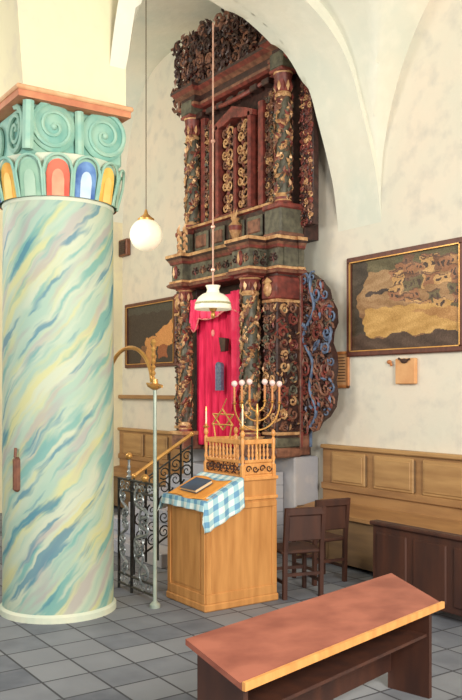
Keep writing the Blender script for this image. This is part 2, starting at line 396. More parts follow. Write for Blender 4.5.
for k in range(-6, 8):
    ac = a_start - .03 + k * 2 * PI / NP; hw = PI / NP * .93
    for (sc, mi, rr_, z0_, zt) in ((1.0, 1, .0, 3.66, 4.0), (.86, seq[k], .02, 3.66, 3.965), (.46, seq[k] + 5, .026, 3.66, 3.88)):
        P = []; 
        for i in range(13):
            q = -1 + 2 * i / 12
            top = z0_ + (zt - z0_) * (.62 + .38 * math.sqrt(max(0, 1 - q * q)))
            P.append((q, top))
        vs = []; 
        for q, top in P:
            for j in range(5):
                z = z0_ + (top - z0_) * j / 4
                r_ = .508 + .05 * (z - 3.66) / .35 + rr_ + (.012 if sc == 1 else 0) * 1
                vs.append(cyl(r_, ac + q * hw * sc, z))
        fs = [(i * 5 + j, (i + 1) * 5 + j, (i + 1) * 5 + j + 1, i * 5 + j + 1) for i in range(12) for j in range(4)]
        m.add(vs, fs, mi)
        # raised rim
        if sc == 1.0:
            rim = [cyl(.565 + .03 * (p[1] - 3.66) / .34, ac + p[0] * hw, p[1]) for p in P]
            m.tube([cyl(.53, ac - hw, 3.66)] + rim + [cyl(.53, ac + hw, 3.66)], .013, 6, 1)
m.build('petal_band', pal, col, smooth=True)
# volute block
m = MB()
m.box(-7.5, -6.68, 2.52, 3.44, 4.0, 4.44, 0, bev=.03)
for fx, e1, fa in ((-6.68, Y, X), (-7.5, Y, -X)):
    for cw in (2.76, 3.24):
        c = Vector((fx, cw, 4.25))
        m.lathe(c - fa * .08 if fa.x > 0 else c, [(.205, 0), (.215, .03), (.215, .10), (.185, .12)] if fa.x > 0 else [(.2, -.12), (.235, -.1), (.235, -.03), (.225, .08)], 28, 0, axis='x')
        m.spiral(c + fa * .045, Y, Z, fa, .19, 2.0, .022, 1 if cw < 3.0 else -1, PI / 2, 1, seg=44, n=6, relief=.1)
        m.ball(c + fa * .04, .03, n=10, mi=1)
for fy, fa in ((2.52, -Y), (3.38, Y)):
    for cu in (-7.33, -6.85):
        c = Vector((cu, fy, 4.22))
        m.spiral(c + fa * .02, X, Z, fa, .19, 2.3, .026, 1 if cu < -7 else -1, PI / 2, 1, seg=40, n=6, relief=.1)
m.tube([(-6.64, 3.0, 4.02), (-6.65, 3.0, 4.42)], .04, 8, 1)
m.tube([(-6.64, 2.53, 4.02), (-6.62, 2.53, 4.42)], .05, 8, 1)
m.build('volute_block', ['teal', 'teal_l'], col, smooth=True)
m = MB()
m.prism([(-6.56, 2.42, 4.43), (-6.56, 3.46, 4.43), (-7.6, 3.46, 4.43), (-7.6, 2.42, 4.43)], (0, 0, .065), 0)
m.box(-7.62, -6.54, 2.40, 3.48, 4.485, 4.525, 1, bev=.01)
m.build('abacus', ['abacus', 'abtop'], col)
# small dark bracket on the shaft's left flank
q = cyl(.5, math.atan2(-3.0, 7.1) - .78, 1.3)
m = MB(); m.box(q.x - .035, q.x + .035, q.y - .035, q.y + .035, 1.12, 1.42, bev=.02); m.tube([(q.x + .03, q.y - .03, 1.42), (q.x + .02, q.y - .02, 1.5)], .014, 6); m.build('bracket', 'clockwood', col)

# ------------------------------------------------------------------ the carved ark
UC = -9.01
ark = thing('torah_ark', 'towering dark carved wooden ark with red and gilt columns on back wall', 'ark', (UC, 6.3, 1.18))
PAL = ['ark_d', 'ark_r', 'ark_g', 'ark_v', 'ark_b', 'ark_blue']
# body, lower storey
m = MB()
m.box(UC - 1.05, UC + 1.05, 6.42, WALL - .01, 1.18, 3.42, 0)
m.box(UC - 1.0, UC + 1.0, 6.2, 6.45, 1.18, 1.45, 4, .015)
for s in (-1, 1):
    m.box(UC + s * 1.18, UC + s * .91, 6.10, 6.44, 1.2, 3.42, 0, .015)
    m.box(UC + s * 1.21, UC + s * .95, 6.44, 6.6, 1.2, 3.42, 4, .01)
    m.box(UC + s * .70, UC + s * .93, 6.14, 6.44, 1.2, 3.42, 0, .01)
m.build('lower_case', PAL, ark)
def ark_carve(name, build, pal=PAL):
    mm = MB(); build(mm); return mm.build(name, pal, ark, smooth=True)
for s in (-1, 1):
    # front and side faces of the outer pilaster
    def b(mm, s=s):
        mm.carve(Vector((UC + (s * 1.17 if s < 0 else .92), 6.10, 1.5)), X, Z, -Y, .25, 1.55, .12, (1, 4, 3, 4, 0, 2), .018, 11 + s)
        sx = UC + s * 1.18
        mm.carve(Vector((sx, 6.12, 1.5)), Y, Z, X * s, .3, 1.55, .14, (4, 2, 3, 1, 0, 4), .02, 21 + s)
        for zz in (1.47, 3.08):
            mm.box(UC + s * .9, UC + s * 1.2, 6.08, 6.45, zz - .02, zz + .02, 2, .006)
        # masked block at the head of the pilaster
        mm.box(UC + s * .9, UC + s * 1.2, 6.07, 6.45, 3.1, 3.38, 1, .02)
        mm.ball((UC + s * 1.05, 6.06, 3.22), .075, (1, .5, 1.2), 10, 2)
        mm.leaf(Vector((UC + s * 1.05, 6.05, 3.32)), X, Z, -Y, .1, .2, PI / 2, 2, .03)
        mm.box(UC + s * .88, UC + s * 1.22, 6.05, 6.46, 1.18, 1.3, 4, .02); mm.box(UC + s * .9, UC + s * 1.2, 6.07, 6.46, 1.3, 1.42, 3, .015)
    ark_carve('pilaster_carving', b)
    def b(mm, s=s):
        sx = UC + s * 1.21
        mm.carve(Vector((sx, 6.46, 1.45)), Y, Z, X * s, .13, 1.9, .11, (1, 1, 4, 0, 4), .016, 31 + s)
        mm.tube([(sx + s * .012, 6.595, 1.3), (sx + s * .012, 6.595, 3.4)], .02, 6, 5)
        mm.tube([(sx + s * .012, 6.455, 1.3), (sx + s * .012, 6.455, 3.4)], .012, 6, 1)
    ark_carve('side_strip', b)
# side wings: lobed outline seen on the right; mirrored on the left
wing_px = [(300, 272), (309, 273), (318, 280), (325, 289), (327, 299), (332, 309), (333, 322), (329, 332), (328, 343), (332, 354), (333, 368), (331, 380), (333, 394), (331, 407), (325, 417), (318, 422), (314, 430), (300, 431)]
wp = [at(x, y, 6.5) for x, y in wing_px]
wp = [Vector((max(p.x, UC + 1.18), 6.5, p.z)) for p in wp]
for s in (1, -1):
    pts = [Vector((UC + s * (p.x - UC), 6.5, p.z)) for p in wp]
    mm = MB(); mm.prism(pts, (0, .09, 0), 0)
    for i in range(1, len(pts) - 2):        # curling leaf rim
        a_, b_ = pts[i], pts[i + 1]; md = (a_ + b_) / 2
        mm.spiral(md + Vector((0, -.012, 0)), X, Z, -Y, .06, 1.2, .014, s, i, 5 if i % 2 else 4, seg=10)
    def inside(x, z, pts=pts):
        px = min(p.x for p in pts) + x; pz = 1.5 + z; c = False; j = len(pts) - 1
        for i in range(len(pts)):
            a_, b_ = pts[i], pts[j]
            if (a_.z > pz) != (b_.z > pz) and px < (b_.x - a_.x) * (pz - a_.z) / (b_.z - a_.z) + a_.x: c = not c
            j = i
        return c
    ux = [p.x for p in pts]
    mm.carve(Vector((min(ux), 6.5, 1.5)), X, Z, -Y, max(ux) - min(ux), 1.95, .13, (4, 1, 4, 0, 3), .02, 41 + s, inside)
    mm.carve(Vector((min(ux), 6.48, 1.5)), X, Z, -Y, max(ux) - min(ux), 1.95, .21, (4, 4, 1, 0, 5), .02, 43 + s, inside)
    # blue ribbon that wanders up the wing
    rib = []
    for i in range(41):
        q = i / 40; zz = 1.55 + 1.8 * q
        rib.append((UC + s * (1.36 + .13 * math.sin(q * 13) * math.cos(q * 5)), 6.468, zz))
    mm.tube(rib, .02, 6, 5)
    mm.build('side_wing', PAL, ark, smooth=True)
# curtain niche back
m = MB(); m.box(UC - .72, UC + .72, 6.3, 6.44, 1.4, 3.42, 0); m.build('niche_back', ['ark_d'], ark)
# lower columns
def ark_column(cu, cw, z0, z1, r, seed, cap_h=.24, base_h=.14, capcol=1):
    sh = MB(); rnd = random.Random(seed)
    zz0, zz1 = z0 + base_h, z1 - cap_h
    sh.lathe((cu, cw, 0), [(r * .92, zz0), (r, zz0 + .2), (r * .95, zz1)], 16, 3)
    H = zz1 - zz0
    for st in range(3):       # winding vine
        P = []; ns = int(H * 40)
        for i in range(ns + 1):
            q = i / ns; a_ = st * 2 * PI / 3 + q * H * 6.5
            P.append((cu + (r + .006) * math.cos(a_), cw + (r + .006) * math.sin(a_), zz0 + q * H))
        sh.tube(P, .022, 5, 2 if st else 4)
        for i in range(0, ns, 2):
            p = Vector(P[i]); nrm = Vector((p.x - cu, p.y - cw, 0)).normalized(); tg = Z.cross(nrm)
            for _q in range(3): sh.leaf(p + nrm * .012 + Z * rnd.uniform(-.07, .09) + tg * rnd.uniform(-.02, .02), tg, Z, nrm, rnd.uniform(.08, .13), .055, rnd.uniform(0, 6), rnd.choice((2, 3, 3, 4, 4, 2, 1)), .025)
            if i % 4 == 0: sh.spiral(p + nrm * .01 - Z * .05, tg, Z, nrm, .036, 1.2, .009, 1, rnd.uniform(0, 6), rnd.choice((2, 4, 2)), seg=8, n=4)
    so = sh.build('column', PAL, ark, smooth=True)
    c = MB()
    c.lathe((cu, cw, 0), [(r * 1.05, zz1 - .02), (r * 1.2, zz1 + .01), (r * 1.0, zz1 + .04), (r * 1.05, zz1 + .08), (r * 1.35, z1 - .06), (r * 1.5, z1 - .04)], 16, capcol, mis=[2, 2, capcol, capcol, 2])
    c.box(cu - r * 1.5, cu + r * 1.5, cw - r * 1.5, cw + r * 1.5, z1 - .045, z1, capcol, .01)
    for k in range(10):
        a_ = k * PI / 5; nrm = Vector((math.cos(a_), math.sin(a_), 0)); tg = Z.cross(nrm)
        c.leaf(Vector((cu, cw, zz1 + .12)) + nrm * r * 1.12, tg, Z, nrm, .16, .06, PI / 2, (2, capcol)[k % 2], .03)
    co = c.build('capital', PAL, so, smooth=True)
    d = MB(); d.lathe((cu, cw, 0), [(r * 1.4, z0), (r * 1.4, z0 + .04), (r * 1.2, z0 + .06), (r * 1.3, z0 + .09), (r * 1.0, z0 + .14)], 16, 1, mis=[1, 2, 1, 2])
    d.build('column_base', PAL, so, smooth=True)
for s in (-1, 1):
    ark_column(UC + s * (.77 if s > 0 else .75), 6.0, 1.42, 3.42, .098 if s > 0 else .07, 5 + s)
    m = MB(); m.box(UC + s * .62, UC + s * .92, 5.87, 6.2, 1.18, 1.42, 4, .02); m.box(UC + s * .6, UC + s * .94, 5.85, 6.2, 1.38, 1.43, 2, .01); m.build('pedestal', PAL, ark)
# entablature profile swept over a stepped plan
def cornice(mm, plan, prof, mis, wend=WALL - .02):
    """plan: list of (u, w) front line from left to right; prof: list (out, z)"""
    n = len(plan); vs = []
    nrm = []
    for i in range(n):
        d1 = Vector(plan[i]) - Vector(plan[i - 1]) if i else None
        d2 = Vector(plan[i + 1]) - Vector(plan[i]) if i < n - 1 else None
        f = lambda d: Vector((d.y, -d.x)).normalized()
        if d1 is None: q = f(d2)
        elif d2 is None: q = f(d1)
        else:
            a_, b_ = f(d1), f(d2); q = (a_ + b_); q = q / max(.3, q.dot(a_))
        nrm.append(q)
    for out, z in prof:
        for i in range(n): vs.append((plan[i][0] + nrm[i].x * out, plan[i][1] + nrm[i].y * out, z))
    base = len(mm.v); mm.v += [Vector(v) for v in vs]
    for j in range(len(prof) - 1):
        for i in range(n - 1):
            mm.f.append([base + j * n + i, base + j * n + i + 1, base + (j + 1) * n + i + 1, base + (j + 1) * n + i]); mm.m.append(mis[j])
    # top + bottom closing back to the wall
    for j in (0, len(prof) - 1):
        for i in range(n - 1):
            a_ = vs[j * n + i]; b_ = vs[j * n + i + 1]
            mm.add([a_, b_, (b_[0], wend, b_[2]), (a_[0], wend, a_[2])], [(0, 1, 2, 3)], mis[0])
plan = [(UC - 1.14, 6.5), (UC - 1.14, 6.42), (UC - 1.06, 6.42), (UC - 1.06, 6.12), (UC - .88, 6.12), (UC - .88, 5.86), (UC - .60, 5.86), (UC - .60, 5.98), (UC + .58, 5.98), (UC + .58, 5.86), (UC + .95, 5.86), (UC + .95, 6.12), (UC + 1.18, 6.12), (UC + 1.18, 6.42), (UC + 1.21, 6.42), (UC + 1.21, 6.5)]
m = MB()
cornice(m, plan, [(0, 3.4), (.05, 3.42), (.06, 3.45), (.03, 3.47), (.03, 3.5), (0, 3.51), (0, 3.72), (.02, 3.73), (.03, 3.76), (.05, 3.79), (.07, 3.82), (.07, 3.86), (.06, 3.865)], [1, 4, 1, 2, 1, 3, 4, 1, 4, 0, 2, 0], 6.5)
m.box(UC - 1.13, UC + 1.2, 6.2, 6.5, 3.41, 3.85, 3)
m.build('entablature', PAL, ark)
for a0, a1, ww in ((-.55, .55, 5.98), (-.88, -.6, 5.86), (.6, .94, 5.86), (.98, 1.2, 6.12), (-1.06, -.9, 6.12)):
    def b(mm, a0=a0, a1=a1, ww=ww):
        nn = max(1, round((a1 - a0) / .2))
        for k in range(nn):
            c = Vector((UC + a0 + (a1 - a0) * (k + .5) / nn, ww, 3.61))
            for q in (-1, 1): mm.spiral(c + X * q * .045, X, Z, -Y, .045, 1.3, .011, q, PI / 2, 4 if k % 2 else 0, seg=9)
            mm.leaf(c, X, Z, -Y, .13, .04, PI / 2, 2 if k % 2 else 1, .02)
    ark_carve('frieze_carving', b)
for s in (-1, 1):
    def b(mm, s=s):      # consoles in front of the lower columns
        mm.ball((UC + s * .77, 5.85, 3.62), .06, (.8, .5, 1.6), 8, 1); mm.leaf(Vector((UC + s * .77, 5.82, 3.62)), X, Z, -Y, .16, .06, PI / 2, 2, .02)
    ark_carve('console', b)
    def b(mm, s=s):
        sx = UC + s * .96
        mm.carve(Vector((sx, 5.9, 3.53)), Y, Z, X * s, .2, .18, .1, (4, 0, 3), .011, 3)
    ark_carve('frieze_carving', b)
# upper storey
m = MB()
m.box(UC - 1.2, UC + 1.2, 6.5, WALL - .01, 3.86, 6.3, 0)
m.box(UC - .95, UC + .95, 6.42, 6.52, 4.3, 6.0, 0)
for s in (-1, 1):
    m.box(UC + s * .62, UC + s * .52, 6.3, 6.44, 4.3, 5.7, 1, .01)
    m.box(UC + s * .9, UC + s * .8, 6.34, 6.44, 4.3, 5.9, 1, .01)
    m.box(UC + s * .74, UC + s * .66, 6.36, 6.44, 4.3, 5.8, 4, .01)
m.build('upper_case', PAL, ark)
# stepped attic sill with framed fields
m = MB()
m.box(UC - .9, UC + .9, 6.2, 6.5, 3.86, 4.3, 0, .02)
cornice(m, [(UC - .92, 6.5), (UC - .92, 6.2), (UC + .92, 6.2), (UC + .92, 6.5)], [(0, 4.26), (.03, 4.28), (.04, 4.31), (.0, 4.33)], [1, 2, 0])
for cu in (-.62, -.22, .22, .62):
    m.box(UC + cu - .17, UC + cu + .17, 6.17, 6.2, 3.93, 4.2, 3, .01)
    m.box(UC + cu - .13, UC + cu + .13, 6.155, 6.18, 3.98, 4.15, 4, .01)
m.build('attic_sill', PAL, ark)
for s in (-1, 1):
    m = MB(); m.box(UC + s * .88, UC + s * 1.21, 6.13, 6.5, 3.86, 4.24, 3, .02); m.box(UC + s * .86, UC + s * 1.23, 6.11, 6.5, 4.2, 4.27, 1, .015); m.box(UC + s * .87, UC + s * 1.22, 6.12, 6.5, 3.86, 3.92, 4, .015)
    m.build('pedestal', PAL, ark)
    ark_column(UC + s * 1.05, 6.3, 4.27, 5.93, .085, 15 + s, cap_h=.32, base_h=.12)
    m = MB(); m.box(UC + s * .92, UC + s * 1.18, 6.18, 6.55, 5.93, 6.13, 3, .015); m.build('impost_block', PAL, ark)
    def b(mm, s=s):
        ua = UC + (1.19 if s > 0 else -1.42)
        mm.box(ua, ua + .23, 6.46, 6.56, 4.0, 6.0, 0, .01)
        mm.carve(Vector((ua, 6.46, 4.0)), X, Z, -Y, .23, 2.0, .085, (1, 4, 2, 1, 0), .014, 51 + s)
    ark_carve('outer_carving', b)
    def b(mm, s=s):
        ua = UC + (.63 if s > 0 else -.8)
        mm.carve(Vector((ua, 6.36, 4.35)), X, Z, -Y, .17, 1.4, .1, (2, 4, 3, 0, 4), .015, 61 + s)
    ark_carve('inner_carving', b)
    def b(mm, s=s):
        ua = UC + (.42 if s > 0 else -.52)
        mm.carve(Vector((ua, 6.4, 4.4)), X, Z, -Y, .1, 1.2, .09, (2, 3, 0, 4), .013, 65 + s)
    ark_carve('inner_carving', b)
# central tracery window
m = MB()
for s in (-1, 1):
    m.box(UC + s * .41, UC + s * .34, 6.26, 6.42, 4.33, 5.62, 1, .012)
    m.box(UC + s * .03 - .0, UC + s * .0, 6.3, 6.42, 4.33, 5.5, 1, .005)
P0 = [(UC - .46, 6.26, 5.55), (UC - .46, 6.26, 5.62), (UC - .3, 6.26, 5.68), (UC, 6.26, 5.78), (UC + .3, 6.26, 5.68), (UC + .46, 6.26, 5.62), (UC + .46, 6.26, 5.55), (UC + .2, 6.26, 5.58), (UC, 6.26, 5.63), (UC - .2, 6.26, 5.58)]
m.prism(P0, (0, .16, 0), 1)
m.box(UC - .46, UC + .46, 6.24, 6.42, 4.3, 4.37, 1, .01)
m.build('window_frame', PAL, ark)
def b(mm):
    for s in (-1, 1):
        for k in range(8):
            c = Vector((UC + s * .18 + .012 * math.sin(k * 2.3), 6.33, 4.46 + k * .148 + .01 * math.cos(k * 3.1))); mm.leaf(c, X, Z, -Y, .2, .06, .6 * s, 2, .03); mm.leaf(c + Z * .07, X, Z, -Y, .18, .05, -.7 * s, 4, .03)
            mm.spiral(c + X * .055, X, Z, -Y, .075, 1.1, .017, 1, PI * .7 + k * .5, 2 if k % 3 else 4, seg=10)
            mm.spiral(c - X * .055, X, Z, -Y, .06, 1.3, .017, -1, PI * .3 - k * .4, 4 if k % 3 == 1 else 2, seg=10)
            mm.ball(c + Z * .07, .026, (1, 1, 1.4), 6, 1 if k % 2 else 2)
        mm.tube([(UC + s * .18, 6.35, 4.36), (UC + s * .18, 6.35, 5.56)], .014, 6, 4)
ark_carve('tracery', b)
def b(mm):       # vase and gilt leaf crests on the sill
    mm.lathe((UC + .28, 6.12, 0), [(.05, 3.87), (.06, 3.9), (.03, 3.94), (.08, 4.06), (.09, 4.12), (.04, 4.18), (.06, 4.22)], 12, 1, mis=[2, 1, 2, 1, 2, 2])
    for q in (-.6, 0, .6): mm.leaf(Vector((UC + .28 + q * .08, 6.1, 4.27)), X, Z, -Y, .16, .05, PI / 2 - q * .6, 2, .02)
ark_carve('vase', b)
def b(mm):
    for c0 in (UC - 1.02, UC - .86):
        for k in range(7):
            mm.leaf(Vector((c0 + .03 * (k % 2), 6.05, 3.95 + k * .055)), X, Z, -Y, .16, .08, PI / 2 + (.7 if k % 2 else -.5), 2, .03)
    mm.ball((UC - .95, 6.05, 3.92), .06, n=8, mi=2)
ark_carve('gilt_ornament', b)
# upper entablature
m = MB()
cornice(m, [(UC - 1.25, 6.56), (UC - 1.25, 6.24), (UC - .9, 6.24), (UC - .9, 6.34), (UC + .9, 6.34), (UC + .9, 6.24), (UC + 1.2, 6.24), (UC + 1.2, 6.56)], [(0, 6.02), (.04, 6.05), (.04, 6.09), (.0, 6.1), (.0, 6.2), (.06, 6.24), (.12, 6.28), (.12, 6.32)], [1, 4, 1, 0, 4, 1, 0])
m.build('upper_entablature', PAL, ark)
def b(mm):
    cr = smoothpts([(-1.6, 6.35), (-1.62, 6.7), (-1.55, 7.05), (-1.3, 7.2), (-.9, 7.15), (-.4, 7.1), (0, 7.1), (.4, 6.95), (.8, 6.7), (1.15, 6.35)])
    low = -1.6
    mm.prism([(UC + a_, 6.5, z) for a_, z in cr] + [(UC + 1.0, 6.5, 6.3), (UC - 1.45, 6.5, 6.1)], (0, .1, 0), 0)
    def ins(x, z):
        u = x - 1.65; return z + 6.1 < interp([(a_, z_) for a_, z_ in [(-1.65, 6.9), (-1.5, 7.1), (-1.3, 7.2), (-.4, 7.1), (0, 7.1), (.4, 6.95), (.8, 6.7), (1.15, 6.35)]], u) and (z + 6.1 > 6.3 or u < -1.2)
    mm.carve(Vector((UC - 1.65, 6.44, 6.1)), X, Z, -Y, 2.8, 1.1, .155, (0, 0, 4, 0, 1, 4), .024, 71, ins)
    mm.carve(Vector((UC - 1.65, 6.36, 6.15)), X, Z, -Y, 2.8, 1.05, .21, (0, 4, 0), .026, 72, ins)
    for k, (a_, z_) in enumerate(cr[:34:2]):
        mm.leaf(Vector((UC + a_, 6.42, z_)), X, Z, -Y, .2, .1, k * .9, (0, 4)[k % 2], .03)
ark_carve('crest', b)
m = MB()      # canopy slats under the crest
for k in range(9): m.box(UC - 1.2 + k * .26, UC - 1.05 + k * .26, 6.28, 6.5, 5.86, 5.94, 0, .01)
m.tube([(UC - .9, 6.4, 5.98), (UC - .2, 6.28, 5.86), (UC + .2, 6.28, 5.86), (UC + .9, 6.4, 5.98)], .03, 8, 1)
m.build('dentil_row', PAL, ark)

# ------------------------------------------------------------------ curtain
cur = thing('ark_curtain', 'crimson velvet curtain hanging in the ark opening', 'curtain', (UC - .1, 6.12, 1.24))
def drape(mm, ua, ub, za, zb, w, amp, nf, nu=90, nz=18, hem=lambda q: 0, mi=0, phase=0, taper=0):
    vs = []
    for j in range(nz + 1):
        v = j / nz
        for i in range(nu + 1):
            q = i / nu
            zt = zb; zl = za + hem(q)
            z = zt + (zl - zt) * v
            k = amp * (.35 + .65 * v)
            uu = ua + (ub - ua) * q; uu += taper * (q - .5) * v
            vs.append((uu + k * .3 * math.sin(q * nf * 12.57 + 1), w + k * math.sin(q * nf * 2 * PI + phase + .5 * math.sin(v * 3)), z))
    fs = [(j * (nu + 1) + i, j * (nu + 1) + i + 1, (j + 1) * (nu + 1) + i + 1, (j + 1) * (nu + 1) + i) for j in range(nz) for i in range(nu)]
    mm.add(vs, fs, mi)
def solid(o, th):
    md = o.modifiers.new('s', 'SOLIDIFY'); md.thickness = th; return o
m = MB(); drape(m, UC - .68, UC + .50, 1.25, 3.2, 6.13, .035, 7); solid(m.build('main_drape', 'curtain', cur, smooth=True), .008)
def lobe(a_, b_, d): return lambda q: -d * math.sin(PI * q)
for (a_, b_, zt, d, am) in ((UC - .72, UC - .46, 3.24, .18, .03), (UC - .5, UC + .02, 3.22, .03, .02), (UC - .0, UC + .5, 3.24, .0, .02)):
    m = MB(); drape(m, a_, b_, 2.98, zt, 6.04, am, 3, nu=40, nz=8, hem=(lambda q, d=d: -d * math.sin(PI * q)) if d else (lambda q: .06 * math.sin(PI * q) - .12 * (q > .95)))
    v_ = solid(m.build('valance', 'curtain2', cur, smooth=True), .008)
    m = MB(); m.tube([(a_ + (b_ - a_) * i / 20, 6.03, 2.98 + ((-d * math.sin(PI * i / 20)) if d else .06 * math.sin(PI * i / 20))) for i in range(21)], .011, 5); m.build('fringe', 'pinktrim', v_)
m = MB(); 
drape(m, UC + .3, UC + .5, 1.7, 3.27, 6.03, .03, 2, nu=24, hem=lambda q: .3 * q); solid(m.build('side_drape', 'curtain2', cur, smooth=True), .008)
# silver tablet, knot and dark tassel
tab = MB(); c = at(220.5, 376, 6.05)
pts = []
hw, z0_, z1_ = .06, c.z - .19, c.z + .13
for i in range(9):
    a_ = PI * i / 8; pts.append((c.x + hw * math.cos(a_), 6.02, z1_ + .05 * math.sin(a_)))
pts += [(c.x - hw, 6.02, z0_), (c.x + hw, 6.02, z0_)]
tab.prism(pts, (0, .045, 0))
for k in range(7): tab.box(c.x - hw * .7, c.x + hw * .7, 6.012, 6.02, z0_ + .03 + k * .04, z0_ + .045 + k * .04)
tab.tube([Vector(p) - Y * .004 for p in pts] + [Vector(pts[0]) - Y * .004], .007, 5)
ob = tab.build('tablet', 'silver', cur); ob['label'] = 'silver blue engraved tablet'
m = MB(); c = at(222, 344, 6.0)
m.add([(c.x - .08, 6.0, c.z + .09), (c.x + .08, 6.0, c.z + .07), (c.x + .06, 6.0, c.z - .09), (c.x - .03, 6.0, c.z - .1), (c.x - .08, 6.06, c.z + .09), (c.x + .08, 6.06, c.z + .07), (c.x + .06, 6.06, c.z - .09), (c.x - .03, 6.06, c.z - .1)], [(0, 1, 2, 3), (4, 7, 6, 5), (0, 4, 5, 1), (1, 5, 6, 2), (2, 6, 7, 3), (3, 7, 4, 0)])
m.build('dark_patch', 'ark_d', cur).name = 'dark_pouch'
m = MB(); c = at(213, 333, 6.0); m.ball((c.x, 6.0, c.z), .03, (1, .7, 1.6), 8); m.build('tassel', 'pinktrim', cur)

# ------------------------------------------------------------------ hanging lamps
p = at(146, 235, 5.0); ztop = 7.38
lamp = thing('globe_pendant_lamp', 'white opal glass globe lamp hanging left of the ark', 'lamp', (p.x, p.y, p.z))
m = MB(); m.ball(p, .205, n=28); m.build('globe', 'opal', lamp, smooth=True)
m = MB(); m.lathe((p.x, p.y, 0), [(.1, p.z + .17), (.105, p.z + .2), (.07, p.z + .225), (.03, p.z + .26), (.012, p.z + .32)], 16); m.build('fitter', 'brass', lamp, smooth=True)
m = MB(); m.tube([(p.x, p.y, p.z + .3), (p.x, p.y, ztop)], .008, 6); m.build('rod', 'thinrod', lamp)
p = at(213, 302, 5.3)
lamp = thing('shade_pendant_lamp', 'white opal glass shade lamp hanging before the crimson curtain', 'lamp', (p.x, p.y, p.z))
m = MB(); zc = p.z - .09
prof = [(.212, zc), (.216, zc + .02), (.205, zc + .085), (.175, zc + .14), (.125, zc + .18), (.078, zc + .20), (.068, zc + .235), (.08, zc + .265), (.088, zc + .28)]
m.lathe((p.x, p.y, 0), prof, 32, cap=False, mis=[0, 1, 0, 0, 0, 0, 0, 0]); solid(m.build('lamp_shade', ['shade', 'shade'], lamp, smooth=True), .006)
m = MB(); m.lathe((p.x, p.y, 0), [(.2135, zc + .060), (.208, zc + .084)], 32, cap=False); solid(m.build('shade_band', 'shadeband', lamp, smooth=True), .002)
m = MB(); m.lathe((p.x, p.y, 0), [(.035, zc - .02), (.05, zc + .02), (.03, zc + .08), (.02, zc + .2)], 12); m.ball((p.x, p.y, zc - .06), .03, (1, 1, 1.5), 8); m.build('lamp_font', 'brass', lamp, smooth=True)
m = MB(); m.tube([(p.x, p.y, zc + .2), (p.x, p.y, 6.28)], .011, 6)
for zz in (3.4, 3.9, 4.9): m.ball((p.x, p.y, zz), .028, n=8)
m.build('rod', 'rod', lamp)

# ------------------------------------------------------------------ wall pieces
def picture(name, label, cat, c0, c1, w, fw, cells, fn, group=None, depth=.05):
    """c0 lower-left (u,z); c1 upper-right; canvas grid coloured by fn(q, r)"""
    (ua, za), (ub, zb) = c0, c1
    t = thing(name, label, cat, ((ua + ub) / 2, w, za))
    m = MB()
    m.box(ua, ub, w - depth, w, za, za + fw, 0, .012); m.box(ua, ub, w - depth, w, zb - fw, zb, 0, .012)
    m.box(ua, ua + fw, w - depth, w, za + fw * .8, zb - fw * .8, 0, .012); m.box(ub - fw, ub, w - depth, w, za + fw * .8, zb - fw * .8, 0, .012)
    f = fw * .8
    for (a_, b_, c_, d_) in ((ua + f, ub - f, za + f, za + f + .012), (ua + f, ub - f, zb - f - .012, zb - f), (ua + f, ua + f + .012, za + f, zb - f), (ub - f - .012, ub - f, za + f, zb - f)):
        m.box(a_, b_, w - depth - .006, w - depth + .02, c_, d_, 1)
    m.build('frame', ['frame', 'brass'], t)
    nx, nz = cells; g = MB(); x0, x1, z0, z1 = ua + fw * .7, ub - fw * .7, za + fw * .7, zb - fw * .7
    g.add([(x0 + (x1 - x0) * i / nx, w - .02, z0 + (z1 - z0) * j / nz) for j in range(nz + 1) for i in range(nx + 1)],
          [(j * (nx + 1) + i, j * (nx + 1) + i + 1, (j + 1) * (nx + 1) + i + 1, (j + 1) * (nx + 1) + i) for j in range(nz) for i in range(nx)])
    o = g.build('canvas', 'canvas', t)
    ca = o.data.color_attributes.new(name='Col', type='FLOAT_COLOR', domain='CORNER')
    for pl in o.data.polygons:
        cc = sum((o.data.vertices[v].co for v in pl.vertices), Vector()) / len(pl.vertices) + wl(o)
        col_ = fn((cc.x - x0) / (x1 - x0), (cc.z - z0) / (z1 - z0))
        for li in pl.loop_indices: ca.data[li].color = col_
    return t
rndp = random.Random(3)
houses = []
for k in range(46):
    q = rndp.uniform(.42, 1.0); r_ = rndp.uniform(.38, .92)
    houses.append((q, r_, rndp.uniform(.03, .07), rndp.uniform(.05, .1), rndp.choice([(168, 120, 72), (140, 92, 56), (190, 146, 92), (116, 76, 50), (150, 100, 66), (98, 84, 54)])))
houses.sort(key=lambda h: -h[1])
def jit(c, a_=10): d = rndp.uniform(-a_, a_); return rgb(*[max(0, min(255, v + d)) for v in c])
